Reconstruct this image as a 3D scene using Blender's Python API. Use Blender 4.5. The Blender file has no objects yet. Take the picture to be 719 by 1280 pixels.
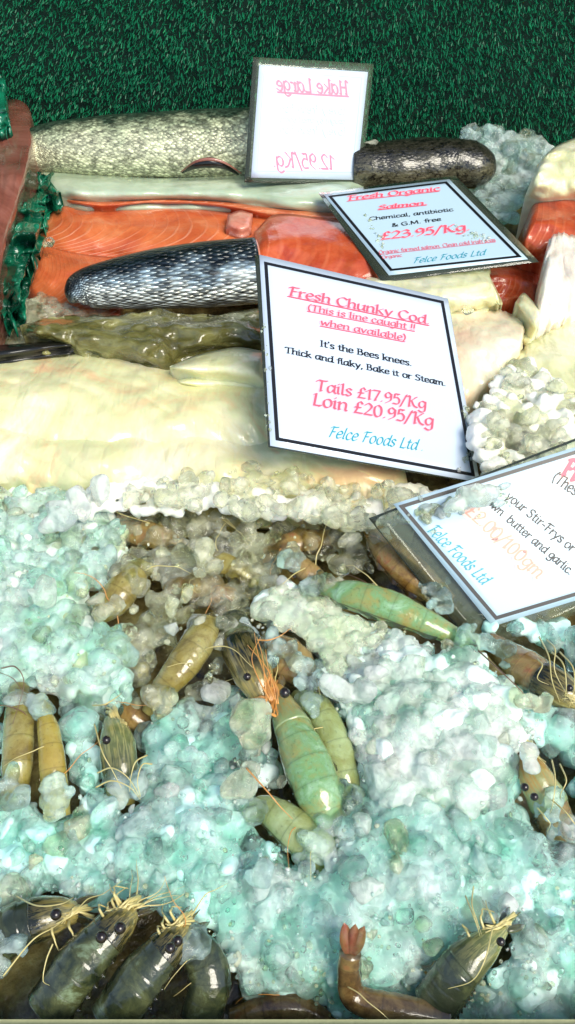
import bpy, bmesh, math, random
import numpy as np
from mathutils import Vector, Matrix, noise
random.seed(7); RNG = np.random.default_rng(7)
S = bpy.context.scene; COL = S.collection
# ------------------------------------------------------------------ camera
FPX, PITCH, HC = 1100.0, math.radians(47), 0.30
cd = bpy.data.cameras.new('camera'); cam = bpy.data.objects.new('camera', cd); COL.objects.link(cam)
cam.location = (0, 0, HC); cam.rotation_euler = (math.pi/2 - PITCH, 0, 0)
cd.sensor_fit = 'VERTICAL'; cd.sensor_height = 24; cd.lens = FPX/1280*24; cd.clip_start = .01; cd.clip_end = 60
S.camera = cam
CP, SP = math.cos(PITCH), math.sin(PITCH)
def ray(px, py):                      # direction with unit depth
    a = (px-359.5)/FPX; b = (640-py)/FPX
    return Vector((a, CP + b*SP, -SP + b*CP))
def at(px, py, z):
    r = ray(px, py); d = (z-HC)/r.z
    return Vector((0, 0, HC)) + r*d
def mpp(px, py, z=0):                 # metres per pixel there
    return ((z-HC)/ray(px, py).z)/FPX
# ------------------------------------------------------------------ helpers
def tag(o, label=None, cat=None, group=None, kind=None):
    if label: o['label'] = label
    if cat: o['category'] = cat
    if group: o['group'] = group
    if kind: o['kind'] = kind
    return o
def mesh_obj(name, V, F, mats, parent=None, uv=None, smooth=True, mi=None):
    me = bpy.data.meshes.new(name)
    V = np.asarray(V, dtype=np.float32).reshape(-1, 3)
    if isinstance(F, np.ndarray):
        n, k = F.shape
        me.vertices.add(len(V)); me.vertices.foreach_set('co', V.ravel())
        me.loops.add(n*k); me.loops.foreach_set('vertex_index', F.ravel().astype(np.int32))
        me.polygons.add(n); me.polygons.foreach_set('loop_start', np.arange(0, n*k, k, dtype=np.int32))
        me.update(calc_edges=True)
    else:
        me.from_pydata([tuple(map(float, v)) for v in V], [], F)
    for m in (mats if isinstance(mats, (list, tuple)) else [mats]): me.materials.append(m)
    me.polygons.foreach_set('use_smooth', [smooth]*len(me.polygons))
    if mi is not None: me.polygons.foreach_set('material_index', np.asarray(mi, dtype=np.int32))
    if uv is not None:
        l = me.uv_layers.new(name='UVMap')
        vi = np.zeros(len(me.loops), dtype=np.int32); me.loops.foreach_get('vertex_index', vi)
        uva = np.asarray(uv, dtype=np.float32)
        l.data.foreach_set('uv', uva[vi].ravel())
    me.validate(); me.update()
    o = bpy.data.objects.new(name, me); COL.objects.link(o)
    if parent:
        o.parent = parent
        o.matrix_parent_inverse = Matrix.Translation(parent.location).inverted()
    return o
def empty(name, loc):
    o = bpy.data.objects.new(name, None); COL.objects.link(o); o.location = loc; o.empty_display_size = .01
    return o
def catmull(P, n):
    P = [Vector(p) for p in P]; m = len(P)
    if m == 1: return P*n
    out = []
    for i in range(n):
        t = i/(n-1)*(m-1); k = min(int(t), m-2); f = t-k
        p1, p2 = P[k], P[k+1]
        p0 = P[k-1] if k > 0 else p1*2-p2
        p3 = P[k+2] if k+2 < m else p2*2-p1
        out.append(.5*((2*p1)+(p2-p0)*f+(2*p0-5*p1+4*p2-p3)*f*f+(3*p1-p0-3*p2+p3)*f**3))
    return out
def lerpl(L, t):
    m = len(L)-1; x = t*m; k = min(int(x), m-1) if m else 0
    return L[0] if not m else L[k]+(L[k+1]-L[k])*(x-k)
def nz(v, s, seed=0):
    return noise.noise(Vector((v[0]*s+seed*7.3, v[1]*s+seed*3.1, v[2]*s-seed*5.7)))
def fbm(v, s, seed=0, o=3):
    a = 0; w = 1
    for i in range(o): a += w*nz(v, s*2**i, seed+i); w *= .5
    return a
# ------------------------------------------------------------------ materials
class NB:
    def __init__(s, name):
        s.m = bpy.data.materials.new(name); s.m.use_nodes = True; s.t = s.m.node_tree; s.n = s.t.nodes; s.l = s.t.links
        s.b = s.n['Principled BSDF']; s.out = s.n['Material Output']
    def add(s, ty, **k):
        n = s.n.new(ty)
        for a, v in k.items():
            if a.startswith('i_'): n.inputs[a[2:].replace('_', ' ')].default_value = v
            else: setattr(n, a, v)
        return n
    def link(s, a, b): s.l.new(a, b)
    def ramp(s, fac, cols, interp='LINEAR'):
        r = s.n.new('ShaderNodeValToRGB'); r.color_ramp.interpolation = interp
        e = r.color_ramp.elements
        while len(e) < len(cols): e.new(.5)
        for i, (p, c) in enumerate(cols):
            e[i].position = p; e[i].color = (*c, 1) if len(c) == 3 else c
        s.link(fac, r.inputs[0]); return r.outputs[0]
    def coord(s, kind='Object', scale=(1, 1, 1), rot=(0, 0, 0), loc=(0, 0, 0)):
        t = s.add('ShaderNodeTexCoord'); m = s.add('ShaderNodeMapping')
        m.inputs['Scale'].default_value = scale; m.inputs['Rotation'].default_value = rot; m.inputs['Location'].default_value = loc
        s.link(t.outputs[kind], m.inputs[0]); return m.outputs[0]
    def noise(s, vec, scale, detail=4, rough=.6, dist=0):
        n = s.add('ShaderNodeTexNoise'); n.inputs['Scale'].default_value = scale; n.inputs['Detail'].default_value = detail
        n.inputs['Roughness'].default_value = rough; n.inputs['Distortion'].default_value = dist
        s.link(vec, n.inputs['Vector']); return n.outputs['Fac']
    def voro(s, vec, scale, feature='F1', out='Distance', rnd=1):
        n = s.add('ShaderNodeTexVoronoi', feature=feature); n.inputs['Scale'].default_value = scale
        if 'Randomness' in n.inputs: n.inputs['Randomness'].default_value = rnd
        s.link(vec, n.inputs['Vector']); return n.outputs[out]
    def mix(s, f, a, b, mode='MIX'):
        n = s.add('ShaderNodeMix', data_type='RGBA', blend_type=mode)
        for sock, v in ((n.inputs[0], f), (n.inputs[6], a), (n.inputs[7], b)):
            if isinstance(v, (int, float)): sock.default_value = v
            elif isinstance(v, tuple): sock.default_value = (*v, 1)
            else: s.link(v, sock)
        return n.outputs[2]
    def math(s, op, a, b=0.0):
        n = s.add('ShaderNodeMath', operation=op)
        for i, v in enumerate((a, b)):
            if isinstance(v, (int, float)): n.inputs[i].default_value = v
            else: s.link(v, n.inputs[i])
        return n.outputs[0]
    def bump(s, h, dist, strength=1, normal=None):
        n = s.add('ShaderNodeBump'); n.inputs['Distance'].default_value = dist; n.inputs['Strength'].default_value = strength
        s.link(h, n.inputs['Height'])
        if normal: s.link(normal, n.inputs['Normal'])
        return n.outputs[0]
    def set(s, **k):
        for a, v in k.items():
            i = s.b.inputs[a.replace('_', ' ')]
            if isinstance(v, tuple) and len(v) == 3 and i.type == 'RGBA': v = (*v, 1)
            if isinstance(v, (int, float, tuple)): i.default_value = v
            else: s.link(v, i)
        return s
def plain(name, col, rough=.5, **k):
    b = NB(name); b.set(Base_Color=col, Roughness=rough, **k); return b.m
def flesh(name, cols, nscale=30, rough=.28, sss=.25, stretch=(1, 1, 1), bumpd=.001, coat=.4, lines=None, fine=400, grain=0):
    b = NB(name); v = b.coord('Object', scale=stretch)
    c = b.ramp(b.noise(v, nscale, 6, .66, 1.2), cols)
    h = b.noise(v, nscale*3, 4, .6)
    if lines:                                   # muscle lines across the fillet: (scale, colour, amount, width)
        sc, lc, am, wd = lines
        u = b.coord('UV')
        w = b.add('ShaderNodeTexWave', wave_type='BANDS', bands_direction='X'); w.inputs['Scale'].default_value = sc
        w.inputs['Distortion'].default_value = 4.0; w.inputs['Detail'].default_value = 2; w.inputs['Detail Scale'].default_value = .9
        sep = b.add('ShaderNodeSeparateXYZ'); b.link(u, sep.inputs[0])
        cmb = b.add('ShaderNodeCombineXYZ')
        vv = b.math('SUBTRACT', sep.outputs[1], .42)
        bend = b.math('MULTIPLY', b.math('MULTIPLY', vv, vv), .55)
        b.link(b.math('ADD', sep.outputs[0], bend), cmb.inputs[0]); b.link(b.math('MULTIPLY', sep.outputs[1], .25), cmb.inputs[1])
        b.link(cmb.outputs[0], w.inputs['Vector'])
        l = b.ramp(w.outputs['Fac'], [(0, (0, 0, 0)), (1-wd, (0, 0, 0)), (1, (1, 1, 1))])
        vm = b.ramp(sep.outputs[1], [(.3, (.12, .12, .12)), (.55, (1, 1, 1))]); am = b.math('MULTIPLY', vm, am)
        am2 = b.math('MULTIPLY', b.ramp(b.noise(v, nscale*.8, 2), [(.38, (0, 0, 0)), (.62, (1, 1, 1))]), am)
        c = b.mix(b.math('MULTIPLY', l, am2), c, lc)
        h = b.math('ADD', h, b.math('MULTIPLY', l, .12))
    if grain:                                        # thin muscle flakes: broken slanting grooves with a slight tint
        gv = b.coord('Object', scale=(1, .28, .6), rot=(0, 0, .6))
        gg = b.math('ABSOLUTE', b.math('SUBTRACT', b.noise(gv, 90, 3, .5, .3), .5))
        gr_ = b.ramp(gg, [(0, (0, 0, 0)), (.25, (1, 1, 1))])
        c = b.mix(b.math('MULTIPLY', b.math('SUBTRACT', 1.0, gr_), grain*.35), c, b.mix(1.0, c, (1.1, .86, .60), 'MULTIPLY'))
        h = b.math('ADD', h, b.math('MULTIPLY', gr_, .5))
    n1 = b.bump(h, bumpd)
    n2 = b.bump(b.noise(b.coord('Object'), fine, 3), .0002, .6, n1)
    b.set(Base_Color=c, Roughness=rough, Subsurface_Weight=sss, Subsurface_Scale=.006, Subsurface_Radius=(1., .5, .3), Coat_Weight=coat, Coat_Roughness=.08, Normal=n2)
    return b.m
M = {}
def ice_mat(name, c1, c2, trans, rough, sss, grain=.0006, dark=None):
    b = NB(name); v = b.coord('Object')
    col = b.mix(b.ramp(b.noise(v, 45, 4), [(.35, (0, 0, 0)), (.65, (1, 1, 1))]), c1, c2)
    h1 = b.noise(v, 260, 5, .65); h2 = b.voro(v, 330, 'F1')
    n = b.bump(b.math('ADD', h1, b.math('MULTIPLY', h2, .7)), grain)
    tr = b.ramp(b.noise(v, 80, 3), [(.38, (trans*.75,)*3), (.62, (min(1, trans*1.2),)*3)])
    b.set(Base_Color=col, Roughness=rough, Transmission_Weight=tr, IOR=1.31, Subsurface_Weight=sss, Subsurface_Scale=.006, Subsurface_Radius=(.7, 1., 1.), Normal=n)
    b.b.inputs['Specular IOR Level'].default_value = .7
    return b.m
M['ice_cyan'] = ice_mat('turquoise_ice', (.66, .97, .86), (.90, 1., .95), .80, .07, .0, .0009)
M['ice_mint'] = ice_mat('mint_ice', (.88, 1., .88), (.99, 1., .96), .68, .07, .0, .0009)
M['ice_warm'] = ice_mat('straw_ice', (.94, .96, .70), (.99, 1., .86), .80, .07, .0, .0009)
M['ice_grey'] = ice_mat('grey_ice', (.86, .90, .62), (.97, .99, .84), .85, .06, .0, .0007)
M['ice_clear'] = ice_mat('clear_ice', (.92, .96, .64), (.98, 1., .84), .95, .05, .0, .0007)
M['snow_cyan'] = ice_mat('turquoise_slush', (.46, .93, .80), (.80, .99, .93), .0, .3, .3, .0007)
M['snow_mint'] = ice_mat('mint_slush', (.70, .98, .80), (.92, 1., .90), .0, .3, .3, .0007)
M['snow_warm'] = ice_mat('straw_slush', (.92, .94, .74), (.98, .99, .88), .0, .3, .3, .0007)
M['orange'] = flesh('salmon_flesh', [(.28, (.32, .045, .015)), (.42, (.54, .11, .035)), (.58, (.66, .17, .055)), (.74, (.76, .30, .13))], 22, lines=(7, (.90, .50, .32), .8, .12))
M['red'] = flesh('deep_red_salmon_flesh', [(.28, (.26, .025, .010)), (.45, (.46, .065, .02)), (.72, (.66, .15, .05))], 25, lines=(3, (.9, .35, .18), .25, .3))
M['cream'] = flesh('cod_flesh', [(.26, (.76, .44, .26)), (.38, (.78, .58, .32)), (.47, (.70, .72, .40)), (.56, (.78, .74, .46)), (.68, (.84, .86, .70))], 13, grain=.5)
M['peach'] = flesh('peach_cod_flesh', [(.22, (.80, .54, .38)), (.45, (.83, .70, .50)), (.60, (.80, .82, .60)), (.76, (.90, .90, .78))], 22, grain=.5)
M['lime'] = flesh('green_tinged_cod_flesh', [(.28, (.56, .58, .28)), (.46, (.76, .78, .46)), (.68, (.88, .87, .66))], 24, grain=.5)
M['white'] = flesh('white_cod_flesh', [(.28, (.80, .58, .42)), (.42, (.88, .80, .66)), (.62, (.93, .91, .82))], 26, grain=.5)
M['brownfish'] = flesh('smoked_fish_flesh', [(.25, (.11, .035, .02)), (.5, (.24, .08, .055)), (.78, (.42, .19, .14))], 18, rough=.22, coat=.6)
M['pale'] = flesh('belly_lining', [(.25, (.30, .38, .25)), (.5, (.45, .55, .38)), (.75, (.62, .70, .55))], 25, stretch=(.4, 1, 1), rough=.2, coat=.7)
M['olive'] = flesh('olive_skin', [(.25, (.035, .03, .006)), (.42, (.11, .10, .025)), (.55, (.20, .19, .06)), (.68, (.38, .37, .16)), (.8, (.6, .58, .38))], 48, stretch=(.35, 1, 1), rough=.2, coat=.8, bumpd=.002)
M['cutpink'] = flesh('pink_cut_flesh', [(.3, (.55, .16, .10)), (.7, (.75, .34, .24))], 60)
M['darkmem'] = plain('black_membrane', (.012, .012, .010), .2)
def fish_skin(name, length, circ, belly, mid, back, scale, bumpd=.0009, contrast=.5, rough=.25, spots=0., metal=.35, rnd=.3, bands=(.30, .40, .50)):
    b = NB(name); uv = b.coord('UV', scale=(length/scale, circ/scale*1.5, 1), rot=(0, 0, math.radians(45)))
    sep = b.add('ShaderNodeSeparateXYZ'); b.link(uv, sep.inputs[0])
    # staggered overlapping scales
    vor = b.voro(uv, 1.0, 'F1', 'Distance', rnd)
    vc = b.add('ShaderNodeTexVoronoi'); vc.inputs['Scale'].default_value = 1; vc.inputs['Randomness'].default_value = rnd; b.link(uv, vc.inputs['Vector'])
    bw = b.add('ShaderNodeRGBToBW'); b.link(vc.outputs['Color'], bw.inputs[0])
    raw = b.coord('UV'); sr = b.add('ShaderNodeSeparateXYZ'); b.link(raw, sr.inputs[0])
    nn = b.noise(b.coord('Object'), 60, 4)
    fac = b.math('ADD', sr.outputs[1], b.math('MULTIPLY', b.math('SUBTRACT', nn, .5), .30))
    base = b.ramp(fac, [(.08, belly), (bands[0], belly), (bands[1], mid), (bands[2], back), (.66, back), (.8, belly)])
    dark = b.ramp(bw.outputs[0], [(.25, (1-contrast,)*3), (.75, (1+contrast*.6,)*3)])
    c = b.mix(1.0, base, dark, 'MULTIPLY')
    edge = b.ramp(vor, [(.30, (1, 1, 1)), (.62, (.25, .25, .25))])
    c = b.mix(contrast, c, b.mix(1.0, c, edge, 'MULTIPLY'))
    if spots:
        sp = b.ramp(b.noise(b.coord('Object', scale=(.8, 1, 1)), 300, 4, .8), [(.40, (0, 0, 0)), (.52, (1, 1, 1))])
        c = b.mix(spots, c, b.mix(1.0, c, sp, 'MULTIPLY'))
    n = b.bump(b.math('MULTIPLY', vor, -1), bumpd)
    n = b.bump(bw.outputs[0], bumpd*.6, .6, n)
    b.set(Base_Color=c, Roughness=rough, Metallic=metal, Coat_Weight=.5, Coat_Roughness=.1, Normal=n)
    return b.m
def prawn_mat(name, cols, band=(.02, .02, .008), rough=.11, trans=.4, bandamt=.5, nseg=6, stripes=None, glaze=.14, fade=None):
    b = NB(name); v = b.coord('Object')
    c = b.ramp(b.noise(v, 90, 5, .65, .5), cols)
    sp = b.ramp(b.noise(v, 700, 2, .5), [(.22, (.25, .25, .25)), (.40, (1, 1, 1))])
    c = b.mix(.5, c, b.mix(1.0, c, sp, 'MULTIPLY'))
    u0 = b.coord('UV'); s0 = b.add('ShaderNodeSeparateXYZ'); b.link(u0, s0.inputs[0])
    vn = b.math('ABSOLUTE', b.math('SUBTRACT', b.math('ADD', s0.outputs[1], b.math('MULTIPLY', b.math('SUBTRACT', b.noise(v, 60, 2), .5), .06)), .27))
    vl = b.ramp(vn, [(0, (1, 1, 1)), (.006, (.8, .8, .8)), (.018, (0, 0, 0))]); c = b.mix(b.math('MULTIPLY', vl, .75), c, (.06, .025, .01))
    gl_ = b.ramp(b.noise(v, 40, 3), [(.42, (0, 0, 0)), (.7, (1, 1, 1))]); c = b.mix(b.math('MULTIPLY', gl_, glaze), c, (.75, .85, .66))
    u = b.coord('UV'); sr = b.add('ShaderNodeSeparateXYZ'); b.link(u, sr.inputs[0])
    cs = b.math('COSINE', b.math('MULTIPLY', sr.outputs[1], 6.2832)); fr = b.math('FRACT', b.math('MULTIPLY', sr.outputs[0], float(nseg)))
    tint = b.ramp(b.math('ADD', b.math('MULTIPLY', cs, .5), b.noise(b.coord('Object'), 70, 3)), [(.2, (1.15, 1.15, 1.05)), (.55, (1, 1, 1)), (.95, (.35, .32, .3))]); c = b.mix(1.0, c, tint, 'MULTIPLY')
    bd = b.ramp(fr, [(0, (.9, .9, .9)), (.03, (.25, .25, .25)), (.10, (0, 0, 0)), (.96, (0, 0, 0)), (1, (.5, .5, .5))])
    c = b.mix(b.math('MULTIPLY', bd, bandamt), c, band)
    if fade:                                         # the shell's own colour changes from the face to the back
        fu = b.math('ADD', sr.outputs[0], b.math('MULTIPLY', b.math('SUBTRACT', b.noise(v, 110, 4), .5), .9))
        c = b.mix(b.ramp(fu, [(.25, (0, 0, 0)), (.8, (1, 1, 1))]), c, fade)
    if stripes:
        w = b.ramp(b.noise(b.coord('UV', scale=(2, 22, 1)), 1.5, 3, .6, .8), [(.46, (0, 0, 0)), (.56, (1, 1, 1))])
        w = b.math('MULTIPLY', w, b.ramp(sr.outputs[0], [(.3, (.85, .85, .85)), (.95, (.1, .1, .1))]))
        c = b.mix(w, c, stripes)
    n = b.bump(b.noise(v, 260, 4), .0006)
    b.set(Base_Color=c, Roughness=rough, Transmission_Weight=trans, IOR=1.36, Subsurface_Weight=.5, Subsurface_Scale=.005, Subsurface_Radius=(1, .9, .5), Coat_Weight=.9, Coat_Roughness=.05, Normal=n)
    return b.m
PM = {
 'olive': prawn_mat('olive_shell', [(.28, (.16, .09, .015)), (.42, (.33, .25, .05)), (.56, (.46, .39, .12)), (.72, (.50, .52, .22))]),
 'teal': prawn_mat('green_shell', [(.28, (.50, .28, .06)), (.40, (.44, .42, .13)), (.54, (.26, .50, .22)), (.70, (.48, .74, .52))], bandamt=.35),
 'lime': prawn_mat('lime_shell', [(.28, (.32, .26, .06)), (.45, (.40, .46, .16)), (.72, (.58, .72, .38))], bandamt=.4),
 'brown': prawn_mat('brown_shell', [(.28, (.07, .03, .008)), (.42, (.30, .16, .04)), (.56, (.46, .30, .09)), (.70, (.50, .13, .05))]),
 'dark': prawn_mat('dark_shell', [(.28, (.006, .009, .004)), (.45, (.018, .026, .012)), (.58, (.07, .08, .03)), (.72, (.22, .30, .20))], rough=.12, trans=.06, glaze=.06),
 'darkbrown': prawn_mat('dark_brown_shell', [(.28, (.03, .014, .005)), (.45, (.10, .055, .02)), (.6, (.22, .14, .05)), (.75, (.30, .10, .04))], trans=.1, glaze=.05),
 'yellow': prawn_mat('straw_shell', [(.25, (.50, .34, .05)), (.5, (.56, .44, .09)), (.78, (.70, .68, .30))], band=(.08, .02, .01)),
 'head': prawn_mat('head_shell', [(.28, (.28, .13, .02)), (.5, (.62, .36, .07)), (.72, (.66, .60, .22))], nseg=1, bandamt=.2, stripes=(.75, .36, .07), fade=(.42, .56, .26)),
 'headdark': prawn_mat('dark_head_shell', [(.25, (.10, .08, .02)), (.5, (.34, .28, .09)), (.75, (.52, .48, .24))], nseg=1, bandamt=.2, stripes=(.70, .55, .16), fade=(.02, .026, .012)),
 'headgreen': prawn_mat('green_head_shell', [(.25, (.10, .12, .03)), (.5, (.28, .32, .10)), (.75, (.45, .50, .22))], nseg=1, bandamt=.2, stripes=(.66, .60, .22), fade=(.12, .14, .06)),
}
M['limb'] = plain('straw_limb', (.62, .52, .20), .3, Coat_Weight=.5)
M['limb_o'] = plain('orange_limb', (.68, .30, .07), .3, Coat_Weight=.5)
M['limb_d'] = plain('brown_limb', (.16, .08, .035), .3, Coat_Weight=.5)
M['eye'] = plain('black_eye', (.014, .008, .005), .22, Coat_Weight=.35, Coat_Roughness=.15)
M['tailred'] = prawn_mat('red_tail_shell', [(.25, (.62, .36, .12)), (.5, (.78, .40, .16)), (.7, (.80, .12, .05))], nseg=1, bandamt=0, trans=.1)
# ------------------------------------------------------------------ shape builders
def slab(name, top, bot, z0, h, thick, mat, parent=None, nu=70, nv=26, zt=None, zb=None, prof=2.4, rough=.0015, nscale=40, seed=0, zu=None, ragged=0, flake=0):
    """soft fillet: far edge and near edge are given, the height swells between them, real underside"""
    T = catmull([(a, b, 0) for a, b in top], nu); B = catmull([(a, b, 0) for a, b in bot], nu)
    zt = z0 if zt is None else zt; zb = z0 if zb is None else zb
    V = []; UV = []
    for i in range(nu):
        u = i/(nu-1); du = (zu and lerpl(zu, u)) or 0
        for j in range(nv):
            v = j/(nv-1)
            p = T[i].lerp(B[i], v)
            if ragged:
                e = (abs(v-.5)*2)**4
                p = p + Vector((nz((u*6, v*6, seed), 2.2, seed)*ragged*e, nz((u*9, v*3, seed), 2.4, seed+3)*ragged*e, 0))
            swell = (1-abs(2*v-1)**prof)*(1-abs(2*u-1)**10)
            z = zt+(zb-zt)*v+h*swell+du
            w = at(p.x, p.y, z)
            z += rough*fbm(w, nscale, seed)*(1 if 0 < j < nv-1 else .3)
            if flake: z += flake*(abs(nz((w.x*1.0+w.y*.9, w.y*.35-w.x*.2, 0), 75, seed))**.6-.5)*(1 if 0 < j < nv-1 else 0)
            V.append(at(p.x, p.y, z)); UV.append((u, v))
    n = len(V)
    for k in range(n):
        p = V[k]; i, j = divmod(k, nv); e = .85 if (j in (0, nv-1) or i in (0, nu-1)) else 1
        V.append(Vector((p.x, p.y+.001, p.z-thick*e))); UV.append(UV[k])
    F = []
    for i in range(nu-1):
        for j in range(nv-1):
            a = i*nv+j; F.append((a, a+1, a+nv+1, a+nv)); F.append((n+a, n+a+nv, n+a+nv+1, n+a+1))
    for i in range(nu-1):
        for j in (0, nv-1):
            a = i*nv+j; f = (a, a+nv, n+a+nv, n+a); F.append(f if j == 0 else f[::-1])
    for j in range(nv-1):
        for i in (0, nu-1):
            a = i*nv+j; f = (a, n+a, n+a+1, a+1); F.append(f if i == 0 else f[::-1])
    return mesh_obj(name, V, F, mat, parent, UV)
def tube(name, P, R, mat, parent=None, flat=1.0, ring=24, n=None, caps=True, seg=None, rough=0, seed=0, up=Vector((0, 0, 1)), uvr=(0, 1), nscale=60, samples=None):
    """loft of ellipses along P; R sideways radius, flat = up radius / side radius; seam at the underside"""
    n = n or max(8, len(P)*8)
    C = catmull(P, n); V = []; UV = []
    for i in range(n):
        t = i/(n-1); r = lerpl(R, t)
        T = (C[min(i+1, n-1)]-C[max(i-1, 0)]).normalized()
        X = T.cross(up).normalized(); Y = X.cross(T).normalized()
        if seg: f = (t*seg) % 1; r *= 1+.028*(1-f)**1.5-.01
        for k in range(ring):
            a = -math.pi/2 + 2*math.pi*k/ring
            d = X*math.cos(a)*r+Y*math.sin(a)*r*flat
            p = C[i]+d
            if rough: p = p+d*(rough*fbm(p, nscale, seed))
            V.append(p); UV.append((uvr[0]+(uvr[1]-uvr[0])*t, k/ring if k <= ring/2 else k/ring))
    F = []
    for i in range(n-1):
        for k in range(ring):
            a = i*ring+k; b = i*ring+(k+1) % ring; F.append((a, a+ring, b+ring, b))
    if caps:
        F.append(tuple(range(ring))); F.append(tuple(range((n-1)*ring, n*ring))[::-1])
    # UV seam: duplicate-free, fine at the underside
    return mesh_obj(name, V, F, mat, parent, UV)
def px_path(pts): return [at(*p) for p in pts]
def px_rad(pts, rs):
    return [r*mpp(*pts[min(len(pts)-1, round(i/(max(1, len(rs)-1))*(len(pts)-1)))]) for i, r in enumerate(rs)]
# ------------------------------------------------------------------ lettering: a broad-nib pen along letter skeletons
G = {}
def g(ch, adv, d): G[ch] = (adv, [(s[0], [tuple(map(float, q.split(','))) for q in s[1:].split()]) for s in d.split(';')])
g('a', 50, 's38,42 24,50 9,38 7,13 16,0 28,6 37,26;l41,54 40,8 49,-1'); g('b', 47, 'l8,74 8,4;s8,28 18,46 32,49 41,34 37,10 24,-1 8,5')
g('c', 40, 's36,41 24,50 9,40 6,18 14,1 28,0 38,9'); g('d', 48, 's40,42 25,50 9,38 7,12 17,-1 31,8 40,28;l41,75 40,8 46,0')
g('e', 42, 's8,24 34,28 34,44 20,50 8,36 7,14 18,-1 38,9'); g('f', 31, 's38,68 28,75 18,64 17,40 15,0;l4,46 32,46')
g('g', 46, 's40,43 24,51 9,38 8,16 18,6 31,12 40,32;s40,49 40,6 36,-18 20,-25 5,-16'); g('h', 48, 'l8,75 8,0;s8,28 20,46 34,46 39,34 38,6 44,0')
g('i', 22, 'l9,48 9,5 16,0;l9,65 10,67'); g('k', 46, 'l8,75 8,0;l37,48 10,24;l17,28 42,0'); g('l', 22, 'l9,75 9,5 16,0')
g('m', 72, 'l8,48 8,0;s8,28 18,46 30,46 34,34 34,0;s34,28 44,46 56,46 61,34 60,5 67,0'); g('n', 49, 'l8,48 8,0;s8,28 20,46 34,46 39,34 38,5 45,0')
g('o', 47, 's24,50 10,42 6,22 13,3 25,-1 38,10 41,30 34,46 24,50'); g('p', 47, 'l8,48 8,-25;s8,30 18,46 32,49 41,34 37,10 24,-1 8,6')
g('r', 35, 'l8,48 8,0;s8,26 18,44 33,46'); g('s', 37, 's33,42 20,50 8,42 12,30 27,21 31,9 20,-1 4,6'); g('t', 31, 'l14,64 13,8 20,0 28,5;l3,47 28,47')
g('u', 48, 's8,49 8,12 16,0 30,6 39,26;l40,49 39,6 46,0'); g('v', 43, 'l5,48 20,0 38,48'); g('w', 64, 'l5,48 17,0 31,42 45,0 59,48')
g('y', 45, 'l6,48 22,4;l41,48 22,0 9,-25'); g('F', 50, 's2,62 12,72 30,70 48,73;l19,71 15,0;l17,38 39,39'); g('C', 58, 's54,60 36,73 14,60 7,34 18,5 36,-1 54,11')
g('T', 54, 's2,62 12,72 32,70 54,73;l28,71 26,0'); g('L', 48, 'l15,72 13,1 30,1;s30,1 40,0 47,8'); g('K', 60, 's0,64 8,73 17,70;l17,71 14,0;l52,72 17,35;s25,43 40,10 58,0')
g('S', 47, 's42,62 26,73 10,62 13,46 34,32 38,12 22,-1 3,8'); g('I', 27, 'l13,72 13,0'); g('B', 53, 'l11,72 11,0;s11,71 33,71 39,55 29,39 11,38;s11,38 35,38 45,20 33,1 11,1')
g('D', 60, 'l12,72 12,0;s12,71 38,69 54,40 40,5 12,1'); g('H', 62, 's1,64 9,73 16,70;l16,71 13,0;l50,72 48,0;l14,37 49,37'); g('M', 76, 'l12,72 8,0;l12,72 36,10 62,72 66,0')
g('O', 64, 's32,73 12,62 6,34 16,6 32,-1 50,10 57,38 48,64 32,73'); g('P', 52, 'l12,72 12,0;s3,64 12,71 36,71 45,53 33,36 13,35'); g('G', 62, 's54,60 36,73 14,60 7,34 18,5 36,-1 52,8 53,30;l36,31 54,31')
g('1', 30, 'l6,56 17,68 17,0'); g('2', 44, 's6,58 20,71 36,56 26,30 6,3;l6,2 42,2'); g('3', 42, 's6,62 22,71 34,56 20,40 14,39;s14,39 36,36 36,8 18,-1 4,7')
g('5', 42, 'l36,70 13,70 10,40;s10,40 26,46 38,28 30,2 5,3'); g('7', 42, 'l5,69 39,69 16,0'); g('9', 44, 's36,60 20,71 7,52 14,34 30,38 38,58;s38,60 36,20 14,-1')
g('0', 46, 's23,71 9,58 6,34 11,8 23,-1 36,10 40,36 35,60 23,71'); g('£', 46, 's39,60 28,72 17,58 17,30 8,3;l6,2 42,2;l5,35 32,35'); g('/', 34, 'l2,-12 32,76')
g('.', 20, 'l9,2 10,4'); g(',', 20, 'l11,5 6,-12'); g('!', 20, 'l10,72 9,22;l8,2 9,4'); g('(', 24, 's20,78 8,50 8,20 20,-14'); g(')', 24, 's4,78 16,50 16,20 4,-14')
g('-', 30, 'l4,26 26,26'); g("'", 16, 'l8,74 7,60'); g('&', 58, 's52,34 36,2 16,-1 8,14 20,36 34,56 24,71 14,58 24,34 54,0'); g(' ', 26, 'l0,0 0,0')
LAY = [0]
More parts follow.
